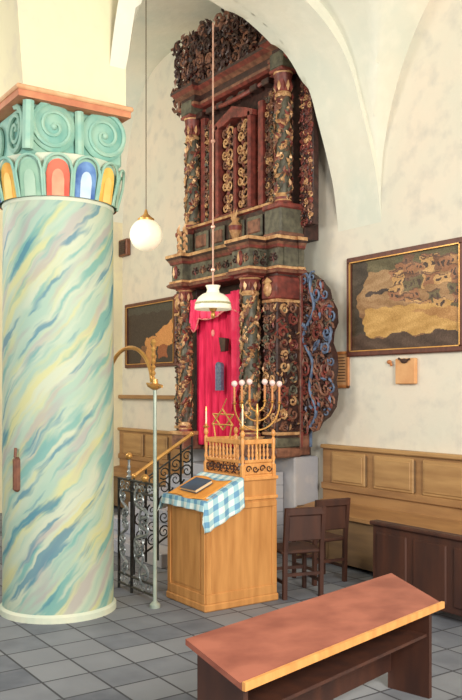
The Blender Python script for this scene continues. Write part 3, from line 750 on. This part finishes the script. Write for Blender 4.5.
def town(q, r):
    # q: 0 left..1 right
    q0, r0 = q, r; q += .008 * math.sin(r0 * 61 + 3 * math.sin(q0 * 23)) + .006 * math.sin(r0 * 23); r += .010 * math.sin(q0 * 47 + 2 * math.sin(r0 * 31))
    c = (132, 92, 58)
    if r > .42: c = (150, 112, 72)
    if r > .55 and .1 < q < .42: c = (158, 122, 82)
    if r > .85: c = (92, 82, 52)
    if q < .12 + .06 * math.sin(r * 9): c = (62, 50, 36)
    if .44 < q < .5 and r > .55: c = (84, 80, 50)
    if abs(r - (.60 + .10 * q)) < .02 and .15 < q < .5: c = (58, 42, 34)
    if .15 < r < .46 and q > .13 + .12 * abs(r - .3): c = (186, 142, 76)
    if r < .40 and q > .5 and r > .52 - .42 * (q - .3) : c = (168, 120, 66)
    if r < .16 + .03 * math.sin(q * 17): c = (72, 50, 36)
    for (hq, hr, hw, hh, hc) in houses:
        if abs(q - hq) < hw and 0 < r - hr + hh < hh * 1.6 and r > .5 - .25 * (q - .5):
            c = hc
            if abs(abs(q - hq) - hw * .45) < hw * .22 and abs(r - hr + hh * .2) < hh * .25: c = (66, 44, 34)
            if r - hr + hh > hh * 1.45: c = (96, 64, 46)
    sh_ = 14 * math.sin(q * 19 + 4 * math.sin(r * 13)) * math.sin(r * 23)
    return jit([v + sh_ for v in c], 14)
Wp = WALL
pa = at(349, 259, Wp); pb = at(352, 356, Wp)
picture('townscape_painting', 'large framed brown and ochre painting of a hillside town on right wall', 'painting', (pa.x, pb.z - .01), (pa.x + 1.75, pa.z), Wp, .07, (200, 120), town)
def dusk(q, r):
    q += .012 * math.sin(r * 40); r += .015 * math.sin(q * 31)
    c = (58, 46, 40)
    if .4 < q < .62 and r < .45: c = (196, 134, 76)
    if .62 <= q < .95 and .3 < r < .8 and r < .4 + .6 * (q - .45): c = (206, 140, 80)
    if .3 < q < .42 and r < .3: c = (120, 80, 54)
    if .66 < q < .84 and .1 < r < .3: c = (150, 84, 50)
    if r > .85: c = (70, 66, 58)
    if abs(q - .55) < .03 and r > .25 and r < .4: c = (60, 40, 30)
    return jit(c, 9)
pa = at(127, 304, Wp); pb = at(178, 366, Wp)
picture('dark_painting', 'dark framed painting with glowing orange buildings left of the ark', 'painting', (pa.x, pb.z), (pb.x, pa.z - .02), Wp, .07, (90, 70), dusk)
# narrow framed notice
pa = at(334.5, 352, Wp); pb = at(350, 388, Wp)
t = thing('framed_notice', 'small orange framed printed notice beside the ark wing', 'notice', ((pa.x + pb.x) / 2, Wp, pb.z))
m = MB(); x0, x1, z0, z1 = pa.x, pb.x, pb.z, pa.z; f = .035
for a_ in ((x0, x1, z0, z0 + f), (x0, x1, z1 - f, z1), (x0, x0 + f, z0, z1), (x1 - f, x1, z0, z1)): m.box(a_[0], a_[1], Wp - .03, Wp, a_[2], a_[3], bev=.006)
m.build('frame', 'pinewood', t)
m = MB(); m.box(x0 + f, x1 - f, Wp - .014, Wp - .004, z0 + f, z1 - f); sh = m.build('sheet', 'paper', t)
m = MB()
for k in range(9):
    ww = (x1 - x0 - 2 * f) * (.36 if k else .28) * (1, .9, .95, .8)[k % 4]; zz = z1 - f - .04 - k * .035
    m.box((x0 + x1) / 2 - ww, (x0 + x1) / 2 + ww, Wp - .016, Wp - .013, zz - .006, zz + .004)
m.build('print', 'ink', sh)
pa = at(398, 356, Wp); pb = at(418, 384, Wp)
t = thing('tan_plaque', 'small tan wall box with dark hook below the townscape painting', 'plaque', ((pa.x + pb.x) / 2, Wp, pb.z))
m = MB(); m.box(pa.x, pb.x, Wp - .05, Wp, pb.z, pa.z - .03, bev=.01); m.build('board', 'paper', t)
m = MB(); xm = (pa.x + pb.x) / 2; m.ball((xm, Wp - .06, pa.z - .06), .035, (1.6, .7, .8), 8); m.tube([(xm - .08, Wp - .06, pa.z - .03), (xm, Wp - .07, pa.z - .07), (xm + .08, Wp - .06, pa.z - .04)], .012, 6); m.build('hook', 'ink', t)
pa = at(390.5, 362, Wp)
m = MB(); m.ball((pa.x, Wp - .02, pa.z), .03, (1.3, .6, .8), 8); m.ball((pa.x + .03, Wp - .02, pa.z - .03), .02, (1, .6, 1), 8); tag(m.build('wall_fitting', 'pinewood', smooth=True, origin=(pa.x, Wp, pa.z)), 'tiny pinkish wall fitting left of the tan plaque', 'fitting')
# brown wall box next to the globe
pa = at(124, 238, Wp); pb = at(129.5, 254, Wp)
pa = at(121.5, 238, 6.5); 
t = thing('wall_speaker', 'small brown box speaker mounted in the corner beside the globe lamp', 'speaker', (-12.95, 6.6, 4.2))
za, zb = at(125, 254, 6.6).z, at(125, 237, 6.6).z
m = MB(); m.box(-13.1, -12.8, 6.66, Wp, za, zb, bev=.015); m.build('cabinet', 'clockwood', t)
m = MB(); m.box(-13.06, -12.84, 6.65, 6.665, za + .03, zb - .03)
for k in range(6): m.box(-13.05, -12.85, 6.644, 6.652, za + .05 + k * .035, za + .065 + k * .035)
m.build('grille', 'ark_d', t)
# long wall shelf left of the ark
m = MB(); pz = at(150, 396, Wp).z; m.box(-13.1, -10.75, Wp - .1, Wp, pz - .05, pz + .015, bev=.01); tag(m.build('wall_rail', 'bench', origin=(-12, Wp, pz)), 'thin brown wooden rail on the wall under the dark painting', 'rail')

# ------------------------------------------------------------------ benches
def bench(name, label, ua, ub, flaps, zt=1.33):
    t = thing(name, label, 'bench', ((ua + ub) / 2, Wp - .3, 0))
    m = MB(); m.box(ua, ub, Wp - .07, Wp - .005, .5, zt - .03, bev=.006); m.build('backrest', 'bench', t)
    m = MB(); m.box(ua - .01, ub + .01, Wp - .11, Wp, zt - .04, zt + .01, bev=.012); m.build('top_rail', 'benchf', t)
    m = MB(); m.box(ua, ub, Wp - .1, Wp - .07, .80, .88, bev=.008); m.build('mid_rail', 'bench', t)
    m = MB(); m.prism([(ua, Wp - .5, .56), (ua, Wp - .5, .6), (ua, Wp - .07, .67), (ua, Wp - .07, .62)], (ub - ua, 0, 0)); m.build('seat', 'bench', t)
    m = MB(); m.box(ua, ub, Wp - .46, Wp - .43, .05, .56, bev=.004)
    k = ua + .5
    while k < ub: m.box(k - .04, k + .04, Wp - .475, Wp - .46, .08, .53, bev=.004); k += .9
    m.build('front_board', 'benchlow', t)
    for e in (ua, ub - .04):
        m = MB(); m.box(e, e + .04, Wp - .48, Wp - .02, 0, .62, bev=.005); m.build('end_panel', 'benchlow', t)
    for (x0, x1) in flaps:
        m = MB(); m.box(x0, x1, Wp - .1, Wp - .07, .88, zt - .07, 0, .012); m.box(x0 + .035, x1 - .035, Wp - .112, Wp - .095, .915, zt - .105, 0, .01); fo = m.build('flap', 'benchf', t)
        m = MB()
        m.box(x1 + .004, x1 + .016, Wp - .09, Wp - .07, .9, zt - .09)
        m.build('hinge', 'benchlow', fo)
    return t
ul = at(327, 445, Wp).x
fl_ = []
for (xa, xb) in ((331, 364.5), (373, 413), (422, 466)): fl_.append((at(xa, 460, Wp - .1).x, at(xb, 460, Wp - .1).x))
fl_.append((fl_[-1][1] + .12, fl_[-1][1] + .75))
bench('wall_bench', 'long honey brown wall bench with framed flaps below the townscape painting', ul, -3.9, fl_)
bench('wall_bench', 'brown wall bench behind the iron railing left of the ark', -13.1, -10.7, [(-12.9, -12.2), (-12.1, -11.4)])

# dark pew in front of the right bench
pl = at(374, 522, 5.6); t = thing('pew', 'dark brown panelled pew back standing before the wall bench at right', 'pew', (pl.x + .9, 5.6, 0))
m = MB(); m.box(pl.x, pl.x + 1.9, 5.58, 5.63, .08, .72, bev=.008)
for k in range(4): m.box(pl.x + .06 + k * .46, pl.x + .44 + k * .46, 5.565, 5.59, .14, .66, bev=.012)
m.build('back_panel', 'dark', t)
m = MB(); m.box(pl.x - .02, pl.x + 1.92, 5.55, 5.66, .72, .76, bev=.012); m.build('top_rail', 'dark', t)
m = MB(); m.box(pl.x, pl.x + 1.9, 5.63, 6.0, .4, .43, bev=.008); m.build('seat', 'dark', t)
for e in (pl.x, pl.x + 1.85):
    m = MB(); m.box(e - .01, e + .06, 5.635, 6.0, 0, .6, bev=.01); m.build('end_panel', 'dark', t)

# dark chairs
def chair(label, loc, rz):
    t = thing('wooden_chair', label, 'chair', (0, 0, 0), 'dark chairs beside the lectern')
    for sx in (-1, 1):
        m = MB(); m.box(sx * .19 - .02, sx * .19 + .02, .17, .21, 0, .44, bev=.006); m.build('leg', 'dark', t)
        m = MB(); m.prism([(sx * .19 - .02, -.21, 0), (sx * .19 - .02, -.17, 0), (sx * .19 - .02, -.18, .46), (sx * .19 - .02, -.23, .88), (sx * .19 - .02, -.27, .88), (sx * .19 - .02, -.22, .46)], (.04, 0, 0)); m.build('leg', 'dark', t)
    m = MB(); m.box(-.22, .22, -.2, .23, .43, .465, bev=.012); m.build('seat', 'dark', t)
    m = MB(); m.box(-.17, .17, -.245, -.22, .56, .86, bev=.008); m.box(-.2, .2, -.265, -.225, .80, .88, bev=.012); m.build('backrest', 'dark', t)
    m = MB(); m.box(-.18, .18, .18, .2, .2, .23); m.box(-.18, .18, -.21, -.19, .22, .25)
    for sx in (-1, 1): m.box(sx * .19 - .01, sx * .19 + .01, -.19, .19, .14, .17)
    m.build('stretcher', 'dark', t)
    t.location = loc; t.rotation_euler = (0, 0, rz); return t
c1 = chair('dark wooden chair tight against the lectern, nearer of the two', (-6.3, 5.13, 0), R(75))
dup(c1, (-6.62, 5.72, 0), R(84), 'dark wooden chair behind the nearer one, next to the wall bench')

# foreground slanting desk
t = thing('reading_desk', 'reddish brown slanted reading desk in the right foreground', 'desk', (-3.8, 3.2, 0))
Av = Vector((-4.008, 4.111, .75)); dl = Vector((.239, -.971, 0)); ds = Vector((.971, .239, 0))
Lg, Wd = 2.0, .375
top = [Av, Av + ds * Wd - Z * .14, Av + ds * Wd - Z * .14 + dl * Lg, Av + dl * Lg]
m = MB(); m.prism([p - Z * .03 for p in top], (0, 0, .03)); m.build('desk_top', 'redwood', t)
m = MB(); a_, b_ = top[1], top[2]; m.prism([a_ - Z * .03, b_ - Z * .03, b_ + Z * .012, a_ + Z * .012], ds * .02); m.build('lip', 'honey2', t)
for off in (.06, Lg - .09):
    p0 = Av + dl * off + ds * .03; p1 = p0 + ds * (Wd - .07)
    m = MB(); m.prism([Vector((p0.x, p0.y, 0)), Vector((p1.x, p1.y, 0)), Vector((p1.x, p1.y, .585)), Vector((p0.x, p0.y, .7))], dl * .035); m.build('end_panel', 'dark', t)
p0 = Av + dl * .09 + ds * .035; m = MB(); m.prism([Vector((p0.x, p0.y, .12)), Vector((p0.x, p0.y, .7)), Vector((p0.x, p0.y, .7)) + dl * (Lg - .18), Vector((p0.x, p0.y, .12)) + dl * (Lg - .18)], ds * .02); m.build('modesty_panel', 'dark', t)
p0 = Av + dl * .1 + ds * .1 - Z * .35; m = MB(); m.prism([p0, p0 + dl * (Lg - .2), p0 + dl * (Lg - .2) + ds * .22, p0 + ds * .22], (0, 0, .02)); m.build('shelf', 'dark', t)

# ------------------------------------------------------------------ lectern
ua, ub, wa, wb, wc = -6.87, -6.21, 4.03, 4.83, 4.43
z1, z2 = .985, 1.175
lec = thing('lectern', 'honey coloured wooden prayer lectern with turned gallery and gingham cloth on top', 'lectern', ((ua + ub) / 2, (wa + wb) / 2, 0))
m = MB(); m.prism([(ua, wa, .05), (ua, wb, .05), (ua, wb, z2), (ua, wc, z2), (ua, wa, z1)], (ub - ua, 0, 0)); m.build('body', 'honey', lec)
m = MB(); m.box(ua - .02, ub + .02, wa - .02, wb + .02, 0, .07, bev=.012); m.build('base_moulding', 'honey', lec)
def frame_panel(face, a0, a1, z0, z1_, name='panel'):
    m = MB(); f = .055; th = .014
    if face == 'x':
        bx = lambda p, q, r_, s_, t_=th, bv=.005: m.box(ub - .002, ub + t_, p, q, r_, s_, bev=bv)
    else:
        bx = lambda p, q, r_, s_, t_=th, bv=.005: m.box(p, q, wa - t_, wa + .002, r_, s_, bev=bv)
    bx(a0, a1, z0, z0 + f + .03); bx(a0, a1, z1_ - f, z1_); bx(a0, a0 + f, z0 + f + .03, z1_ - f); bx(a1 - f, a1, z0 + f + .03, z1_ - f)
    if face == 'y': bx(a0 + f + .03, a1 - f - .03, z0 + f + .06, z1_ - f - .04, .008, .004)
    return m.build(name, 'honey', lec)
frame_panel('y', ua, ub, .07, z1 - .01); frame_panel('x', wa, wb, .07, z1 - .03)
m = MB(); m.box(ub - .002, ub + .018, wc - .03, wb + .01, z2 - .2, z2 - .17, bev=.004); m.box(ua - .01, ub + .02, wc - .01, wb + .015, z2 - .02, z2 + .012, bev=.006); m.build('moulding', 'honey2', lec)
m = MB(); m.prism([(ua - .02, wa - .02, z1 - .005), (ua - .02, wc, z2 - .005), (ua - .02, wc, z2 + .012), (ua - .02, wa - .02, z1 + .012)], (ub - ua + .04, 0, 0)); m.build('slanted_top', 'honey2', lec)
# gallery
zt = 1.535; bal0 = None
def post(u, w, zb_, zt_):
    m = MB(); m.box(u - .02, u + .02, w - .02, w + .02, zb_, zb_ + .12, bev=.004)
    m.lathe((u, w, 0), [(.02, zb_ + .12), (.012, zb_ + .14), (.022, zb_ + .18), (.012, zb_ + .22), (.02, zt_ - .05), (.02, zt_), (.01, zt_ + .02), (.024, zt_ + .045), (.02, zt_ + .07), (.008, zt_ + .09)], 10)
    return m.build('post', 'honey2', lec, smooth=True)
for (u, w) in ((ub - .02, wc + .02), (ub - .02, wb - .02), (ua + .02, wc + .02), (ua + .02, wb - .02)): post(u, w, z2, zt)
def rail(x0, x1, y0, y1, z0, z1_, nm='rail'): m = MB(); m.box(x0, x1, y0, y1, z0, z1_, bev=.006); return m.build(nm, 'honey2', lec)
for (x0, x1, y0, y1) in ((ua + .04, ub - .04, wc + .005, wc + .035), (ub - .035, ub - .005, wc + .04, wb - .04), (ua + .005, ua + .035, wc + .04, wb - .04)):
    rail(x0, x1, y0, y1, zt - .045, zt); rail(x0, x1, y0, y1, 1.315, 1.345)
    if x1 - x0 > .1:   # open carved scrolls under the front gallery
        rail(x0, x1, y0, y1, z2, z2 + .03)
        m = MB(); nn = 5
        for k in range(nn):
            c = Vector((x0 + (x1 - x0) * (k + .5) / nn, y0 + .012, 1.26))
            for s in (-1, 1): m.spiral(c + X * s * .028, X, Z, -Y, .036, 1.3, .008, s, -PI / 2, seg=12)
        m.build('scrollwork', 'dark', lec, smooth=True)
    else:
        rail(x0, x1, y0, y1, z2, z2 + .03); rail(x0 + .008, x1 - .008, y0, y1, z2 + .03, 1.315, 'carved_board')
        m = MB()
        for k in range(4): m.spiral(Vector((x1 - .004, y0 + (y1 - y0) * (k + .5) / 4, 1.26)), Y, Z, X, .032, 1.2, .007, (-1) ** k, 0, seg=12)
        m.build('scrollwork', 'dark', lec, smooth=True)
m = MB(); m.lathe((0, 0, 0), [(.011, 0), (.007, .015), (.014, .04), (.007, .07), (.012, .09), (.006, .11), (.011, .145)], 8)
balm = None
def baluster(u, w):
    global balm
    if balm is None:
        o = m.build('baluster', 'honey2', None, smooth=True); balm = o; o.parent = lec
    else: o = balm.copy(); C.objects.link(o)
    o.location = Vector((u, w, 1.345)) - lec.location
for k in range(9): baluster(ua + .09 + k * (ub - ua - .18) / 8, wc + .02)
for k in range(6): baluster(ub - .02, wc + .09 + k * (wb - wc - .18) / 5); 
for k in range(6): baluster(ua + .02, wc + .09 + k * (wb - wc - .18) / 5)

# gingham cloth
def slope(w): return z1 + .016 + (max(w, wa) - wa) * (z2 - z1) / (wc - wa)
def clothpt(a_, b_, lift=0):
    """a_: u coordinate unrolled, b_: w coordinate unrolled"""
    u = a_; w = b_; dz = 0; oxr = max(0, a_ - ub - .02); oxl = max(0, ua - .02 - a_); oy = max(0, wa - .02 - b_)
    cu = min(max(a_, ua - .02), ub + .02); cw = max(b_, wa - .02)
    z = slope(cw) + lift
    r_ = oxr + oxl; drop = math.hypot(r_, oy) if (r_ and oy) else r_ + oy
    wav = .5 * math.sin(b_ * 38) * .022 * min(1, r_ * 6) if r_ else 0
    wavy = math.sin(a_ * 30) * .012 * min(1, oy * 8)
    u = cu + (oxr and (.012 + oxr * .10 + wav)) - (oxl and (.012 + oxl * .5 + wav))
    w = cw - (oy and (.022 + oy * .12 + wavy))
    return Vector((u, w, z - drop * .97 + (.004 if drop else 0)))
nx, ny = 60, 44; m = MB(); a0, a1, b0, b1 = ua - .19, ub + .30, wa - .115, wc - .005
vs = [clothpt(a0 + (a1 - a0) * i / nx, b0 + (b1 - b0) * j / ny) for j in range(ny + 1) for i in range(nx + 1)]
m.add(vs, [(j * (nx + 1) + i, j * (nx + 1) + i + 1, (j + 1) * (nx + 1) + i + 1, (j + 1) * (nx + 1) + i) for j in range(ny) for i in range(nx)])
o = m.build('gingham_cloth', 'gingham', None, smooth=True, origin=(-6.5, 4.2, 1.0)); tag(o, 'blue and white checked cloth draped over the lectern slope', 'cloth'); solid(o, .004).modifiers[0].offset = 1
uvl = o.data.uv_layers.new(name='UVMap')
for lp in o.data.loops:
    i = lp.vertex_index; uvl.data[lp.index].uv = ((i % (nx + 1)) / nx * (a1 - a0), (i // (nx + 1)) / ny * (b1 - b0))
m = MB(); nx, ny = 24, 12; a0, a1, b0, b1 = ua + .01, ub - .04, wa - .015, wc - .1
vs = [clothpt(a0 + (a1 - a0) * i / nx, b0 + (b1 - b0) * j / ny + .02 * math.sin(i * .3), .010) for j in range(ny + 1) for i in range(nx + 1)]
m.add(vs, [(j * (nx + 1) + i, j * (nx + 1) + i + 1, (j + 1) * (nx + 1) + i + 1, (j + 1) * (nx + 1) + i) for j in range(ny) for i in range(nx)])
o = m.build('orange_cloth', 'orange', None, smooth=True, origin=(-6.5, 4.2, 1.0)); tag(o, 'orange cloth laid over the checked cloth on the lectern', 'cloth'); solid(o, .004).modifiers[0].offset = 1
# book
bk = thing('prayer_book', 'closed dark blue prayer book lying on the orange cloth', 'book', (-6.58, 4.17, slope(4.17) + .02))
for (nm, mt, a_, z0_, z1_) in (('pages', 'page', .0, .004, .03), ('cover', 'cover', .006, 0, .005), ('cover', 'cover', .006, .029, .034)):
    m = MB(); m.box(-.15 - a_, .15 + a_, -.095 - a_, .095 + a_, z0_, z1_, bev=.002); o = m.build(nm, mt, None); o.parent = bk
bk.rotation_euler = (math.atan((z2 - z1) / (wc - wa)), 0, R(-4))

# ------------------------------------------------------------------ things on the gallery
def candle(label, u, w, z, h):
    t = thing('candle', label, 'candle', (u, w, z), 'candles on the lectern gallery')
    m = MB(); m.lathe((u, w, 0), [(.012, z), (.03, z + .012), (.032, z + .02), (.014, z + .026), (.014, z + .045)], 12); m.build('drip_pan', 'brass', t, smooth=True)
    m = MB(); m.lathe((u, w, 0), [(.0085, z + .04), (.0085, z + .04 + h)], 10); m.build('wax_stick', 'wax', t)
    m = MB(); m.lathe((u, w, 0), [(.004, z + .04 + h), (.008, z + .055 + h), (.003, z + .085 + h)], 8); m.build('flame', 'flame', t, smooth=True)
candle('lit candle on the far left post of the lectern gallery', ua + .02, wc + .02, zt + .088, .13)
candle('lit candle on the front corner post of the lectern gallery', ub - .02, wc + .02, zt + .088, .16)
st = thing('star_stand', 'gilt metal Star of David ornament on the front gallery rail', 'ornament', (-6.6, wc + .02, zt))
cst = at(222.5, 419.5, wc + .02)
for k in (0, 1):
    m = MB(); P = []
    for i in range(4):
        a_ = PI / 2 + k * PI + i * 2 * PI / 3; P.append((cst.x + .2 * math.cos(a_), wc + .02 + k * .006, cst.z + .10 * math.sin(a_)))
    for i in range(3): m.tube([P[i], P[i + 1]], .0085, 6)
    m.build('triangle', 'brass', st, smooth=True)
for s in (-1, 1):
    m = MB(); m.tube([(cst.x + s * .155, wc + .02, cst.z - .05), (cst.x + s * .12, wc + .02, zt)], .008, 6); m.ball((cst.x + s * .155, wc + .02, cst.z - .05), .016, n=8); m.build('foot', 'brass', st, smooth=True)
m = MB(); m.tube([(cst.x - .05, wc + .02, cst.z + .05), (cst.x + .07, wc + .02, cst.z + .2)], .005, 6); m.build('spike', 'brass', st)

MU, MW = -6.42, 4.76
men = thing('candelabrum', 'brass six-armed candelabrum with frosted bulbs standing on the lectern gallery', 'candelabrum', (MU, MW, z2 + .012))
m = MB(); zb_ = z2 + .012
m.lathe((MU, MW, 0), [(.1, zb_), (.1, zb_ + .015), (.05, zb_ + .04), (.018, zb_ + .08), (.028, zb_ + .13), (.013, zb_ + .18), (.013, zb_ + .3), (.026, zb_ + .33), (.012, zb_ + .37), (.012, zb_ + .55), (.022, zb_ + .58), (.012, zb_ + .62), (.01, zb_ + .68)], 12); m.build('stem', 'brass', men, smooth=True)
md = Vector((.12, .993, 0)).normalized()
for r_, zt_ in ((.085, 1.88), (.17, 1.87), (.25, 1.86)):
    m = MB(); P = []
    for i in range(17):
        a_ = PI + PI * i / 16; P.append(Vector((MU, MW, zt_)) + md * r_ * math.cos(a_) + Z * (r_ * 1.0 * math.sin(a_)))
    m.tube(P, .008, 6)
    for s in (-1, 1): m.ball(Vector((MU, MW, zt_ - r_ * .7)) + md * s * r_ * .71, .014, n=8)
    m.build('arm', 'brass', men, smooth=True)
    for s in (-1, 1):
        c = Vector((MU, MW, zt_)) + md * s * r_
        m = MB(); m.lathe(c, [(.008, 0), (.024, .012), (.01, .02), (.013, .03)], 10); m.build('socket', 'brass', men, smooth=True)
        m = MB(); m.lathe(c, [(.011, .03), (.011, .17)], 10); cd = m.build('candle_sleeve', 'pinewood', men, smooth=True)
        m = MB(); m.lathe(c, [(.012, .17), (.014, .18)], 8); m.ball(c + Z * .2, .03, n=12); m.build('bulb', 'bulb', cd, smooth=True)

# ------------------------------------------------------------------ iron railings
RW = 3.82; ra, rb = -7.5, -6.76; rz0, rz1 = .06, 1.11
ir = thing('iron_railing', 'ornate scrolled wrought iron railing panel between column and lectern', 'railing', ((ra + rb) / 2, RW, 0))
m = MB()
for z_ in (rz0, .16, 1.0, rz1): m.tube([(ra, RW, z_), (rb, RW, z_)], .012, 6)
for u in (ra, (ra + rb) / 2 - .1, rb): m.tube([(u, RW, 0), (u, RW, rz1)], .016, 6)
m.build('frame', 'iron', ir)
def scrollcol(ca, cb, parent):
    wd = cb - ca; cm_ = (ca + cb) / 2
    for k in range(3):
        zc_ = .32 + k * .27; m = MB(); P = []
        for i in range(33):
            q = -1 + 2 * i / 32
            P.append((cm_ + (1 if k % 2 else -1) * wd * .28 * math.sin(q * PI), RW - .01, zc_ + q * .1))
        m.tube(P, .015, 6)
        for s in (-1, 1):
            m.spiral(Vector((cm_ + (1 if k % 2 else -1) * s * wd * .12, RW - .01, zc_ + s * .085)), X, Z, -Y, wd * .26, 1.5, .014, s, s * PI / 2, seg=20, relief=0)
        m.build('scroll', 'iron_l', parent, smooth=True)
    for z_ in (.11, 1.055):
        m = MB(); nn = max(2, int(wd / .12))
        for i in range(nn): m.spiral(Vector((ca + wd * (i + .5) / nn, RW - .005, z_)), X, Z, -Y, .045, 1.3, .007, (-1) ** i, 0, seg=12, relief=0)
        m.build('border_scroll', 'iron_l', parent, smooth=True)
mid = (ra + rb) / 2 - .1
scrollcol(ra + .02, mid - .02, ir); scrollcol(mid + .03, rb - .03, ir)
for u, top, bm_ in ((atu(129, 450, -7).x, 0, 'brass'),):
    pass
uf = at(129, 460, RW).x
m = MB(); m.lathe((uf, RW, 0), [(.012, rz1), (.03, rz1 + .03), (.012, rz1 + .05), (.022, rz1 + .08), (.01, rz1 + .1), (.018, rz1 + .13), (.01, rz1 + .15), (.014, rz1 + .2)], 10); f_ = m.build('finial', 'iron_l', ir, smooth=True)
m = MB(); m.ball((uf, RW, rz1 + .235), .036, n=12); m.build('ball', 'brass', f_, smooth=True)
uf = at(145, 477, RW).x
m = MB(); m.ball((uf, RW, rz1 + .045), .04, n=12); m.build('ball', 'brass', ir, smooth=True)

# stair railing going up to the ark
SU = -7.93
sr = thing('stair_railing', 'dark scrolled stair railing with slanting brass handrail beside the ark steps', 'railing', (SU, 4.6, 0))
s0 = atu(134, 476, SU); s1 = atu(192, 434, SU)
m = MB(); m.tube([s0, s1], .022, 8); m.ball(s0, .03, n=8); m.ball(s1, .03, n=8); m.build('handrail', 'brass', sr, smooth=True)
m = MB()
d = s1 - s0; nb = 5
for i in range(nb + 1):
    p = s0 + d * i / nb; m.tube([(p.x, p.y, 0 if i in (0, nb) else .12), p], .014, 6)
m.tube([(SU, s0.y, .15), (SU, s1.y, .55)], .012, 6); m.tube([s0 - Z * .12, s1 - Z * .12], .01, 6)
m.build('frame', 'iron', sr)
for i in range(nb):
    p = s0 + d * (i + .5) / nb
    m = MB(); zb_ = .15 + .4 * (i + .5) / nb; h = p.z - .12 - zb_
    for k in range(5):
        m.spiral(Vector((SU + .01, p.y, zb_ + h * (k + .5) / 5)), Y, Z, X, min(.07, h / 10), 1.5, .010, (-1) ** k, k, seg=16, relief=0)
    m.build('scroll', 'iron', sr, smooth=True)

# arched pole gate
gx = at(155, 400, 3.74)
ar = thing('arched_lamp_pole', 'slender pale metal pole with curved brass arch beside the iron railing', 'pole', (gx.x, 3.74, 0))
m = MB(); m.lathe((gx.x, 3.74, 0), [(.05, 0), (.05, .03), (.019, .06), (.017, 2.02)], 10); m.build('pole', 'pale', ar, smooth=True)
m = MB(); m.lathe((gx.x, 3.74, 0), [(.02, 2.0), (.07, 2.03), (.075, 2.045), (.03, 2.06), (.025, 2.1)], 12); m.tube([(gx.x - .15, 3.74, 2.06), (gx.x + .13, 3.74, 2.03)], .012, 6); m.build('collar', 'brass', ar, smooth=True)
m = MB(); z0_ = 2.07; prof = [(.014, z0_)]
for k in range(6): prof += [(.024, z0_ + .03 + k * .055), (.010, z0_ + .055 + k * .055)]
prof += [(.03, z0_ + .37), (.012, z0_ + .4)]
m.lathe((gx.x - .03, 3.74, 0), prof, 8); m.build('finial', 'brass', ar, smooth=True)
m = MB(); P = []
e0 = gx.x - .06; e1 = gx.x - .95
for i in range(25):
    a_ = PI * i / 24; P.append(((e0 + e1) / 2 + (e0 - e1) / 2 * math.cos(a_), 3.74, 2.07 + .34 * math.sin(a_)))
m.tube(P, .02, 8); m.build('arch', 'brass', ar, smooth=True)
m = MB(); m.lathe((e1, 3.74, 0), [(.05, 0), (.05, .03), (.019, .06), (.017, 2.07)], 10); m.build('pole', 'pale', ar, smooth=True)

# ------------------------------------------------------------------ light and camera
w = bpy.data.worlds.new('world'); bpy.context.scene.world = w; w.use_nodes = True
w.node_tree.nodes['Background'].inputs[0].default_value = (1.0, .95, .86, 1); w.node_tree.nodes['Background'].inputs[1].default_value = .5
def area(name, loc, target, sx, sy, power, col_):
    l = bpy.data.lights.new(name, 'AREA'); l.shape = 'RECTANGLE'; l.size = sx; l.size_y = sy; l.energy = power; l.color = col_
    o = bpy.data.objects.new(name, l); C.objects.link(o); o.location = loc
    o.rotation_euler = (Vector(target) - Vector(loc)).to_track_quat('-Z', 'Y').to_euler()
    return o
area('assumed_key_light', (1.5, 2.6, 3.6), (-8, 4.8, 2.4), 2.2, 2.2, 600, (1, .95, .86))  # assumed key light from the right, out of frame; no window modelled
area('fill_light_side', (-3.5, -3, 3.6), (-8.0, 6.5, 3.6), 2.5, 2, 190, (.93, .98, 1))  # added fill from behind the camera for the ark front, no window modelled
area('fill_light_north', (-9.6, 1.0, 4.4), (-10.6, 6.75, 4.0), 1.6, 1.8, 150, (1, .96, .86))  # added off-frame fill to brighten the wall left of the ark, no window there
cam = bpy.data.cameras.new('camera'); co = bpy.data.objects.new('camera', cam); C.objects.link(co)
co.location = (0, 0, EYE); co.rotation_euler = (PI / 2, 0, A)
cam.sensor_width = 36; cam.sensor_fit = 'AUTO'; cam.lens = F * 36 / 700; cam.shift_x = (231 - CX) / 700; cam.shift_y = (HY - 350) / 700
sc = bpy.context.scene; sc.camera = co
sc.view_settings.view_transform = 'Standard'; sc.view_settings.look = 'None'; sc.view_settings.gamma = 1; sc.view_settings.exposure = .12
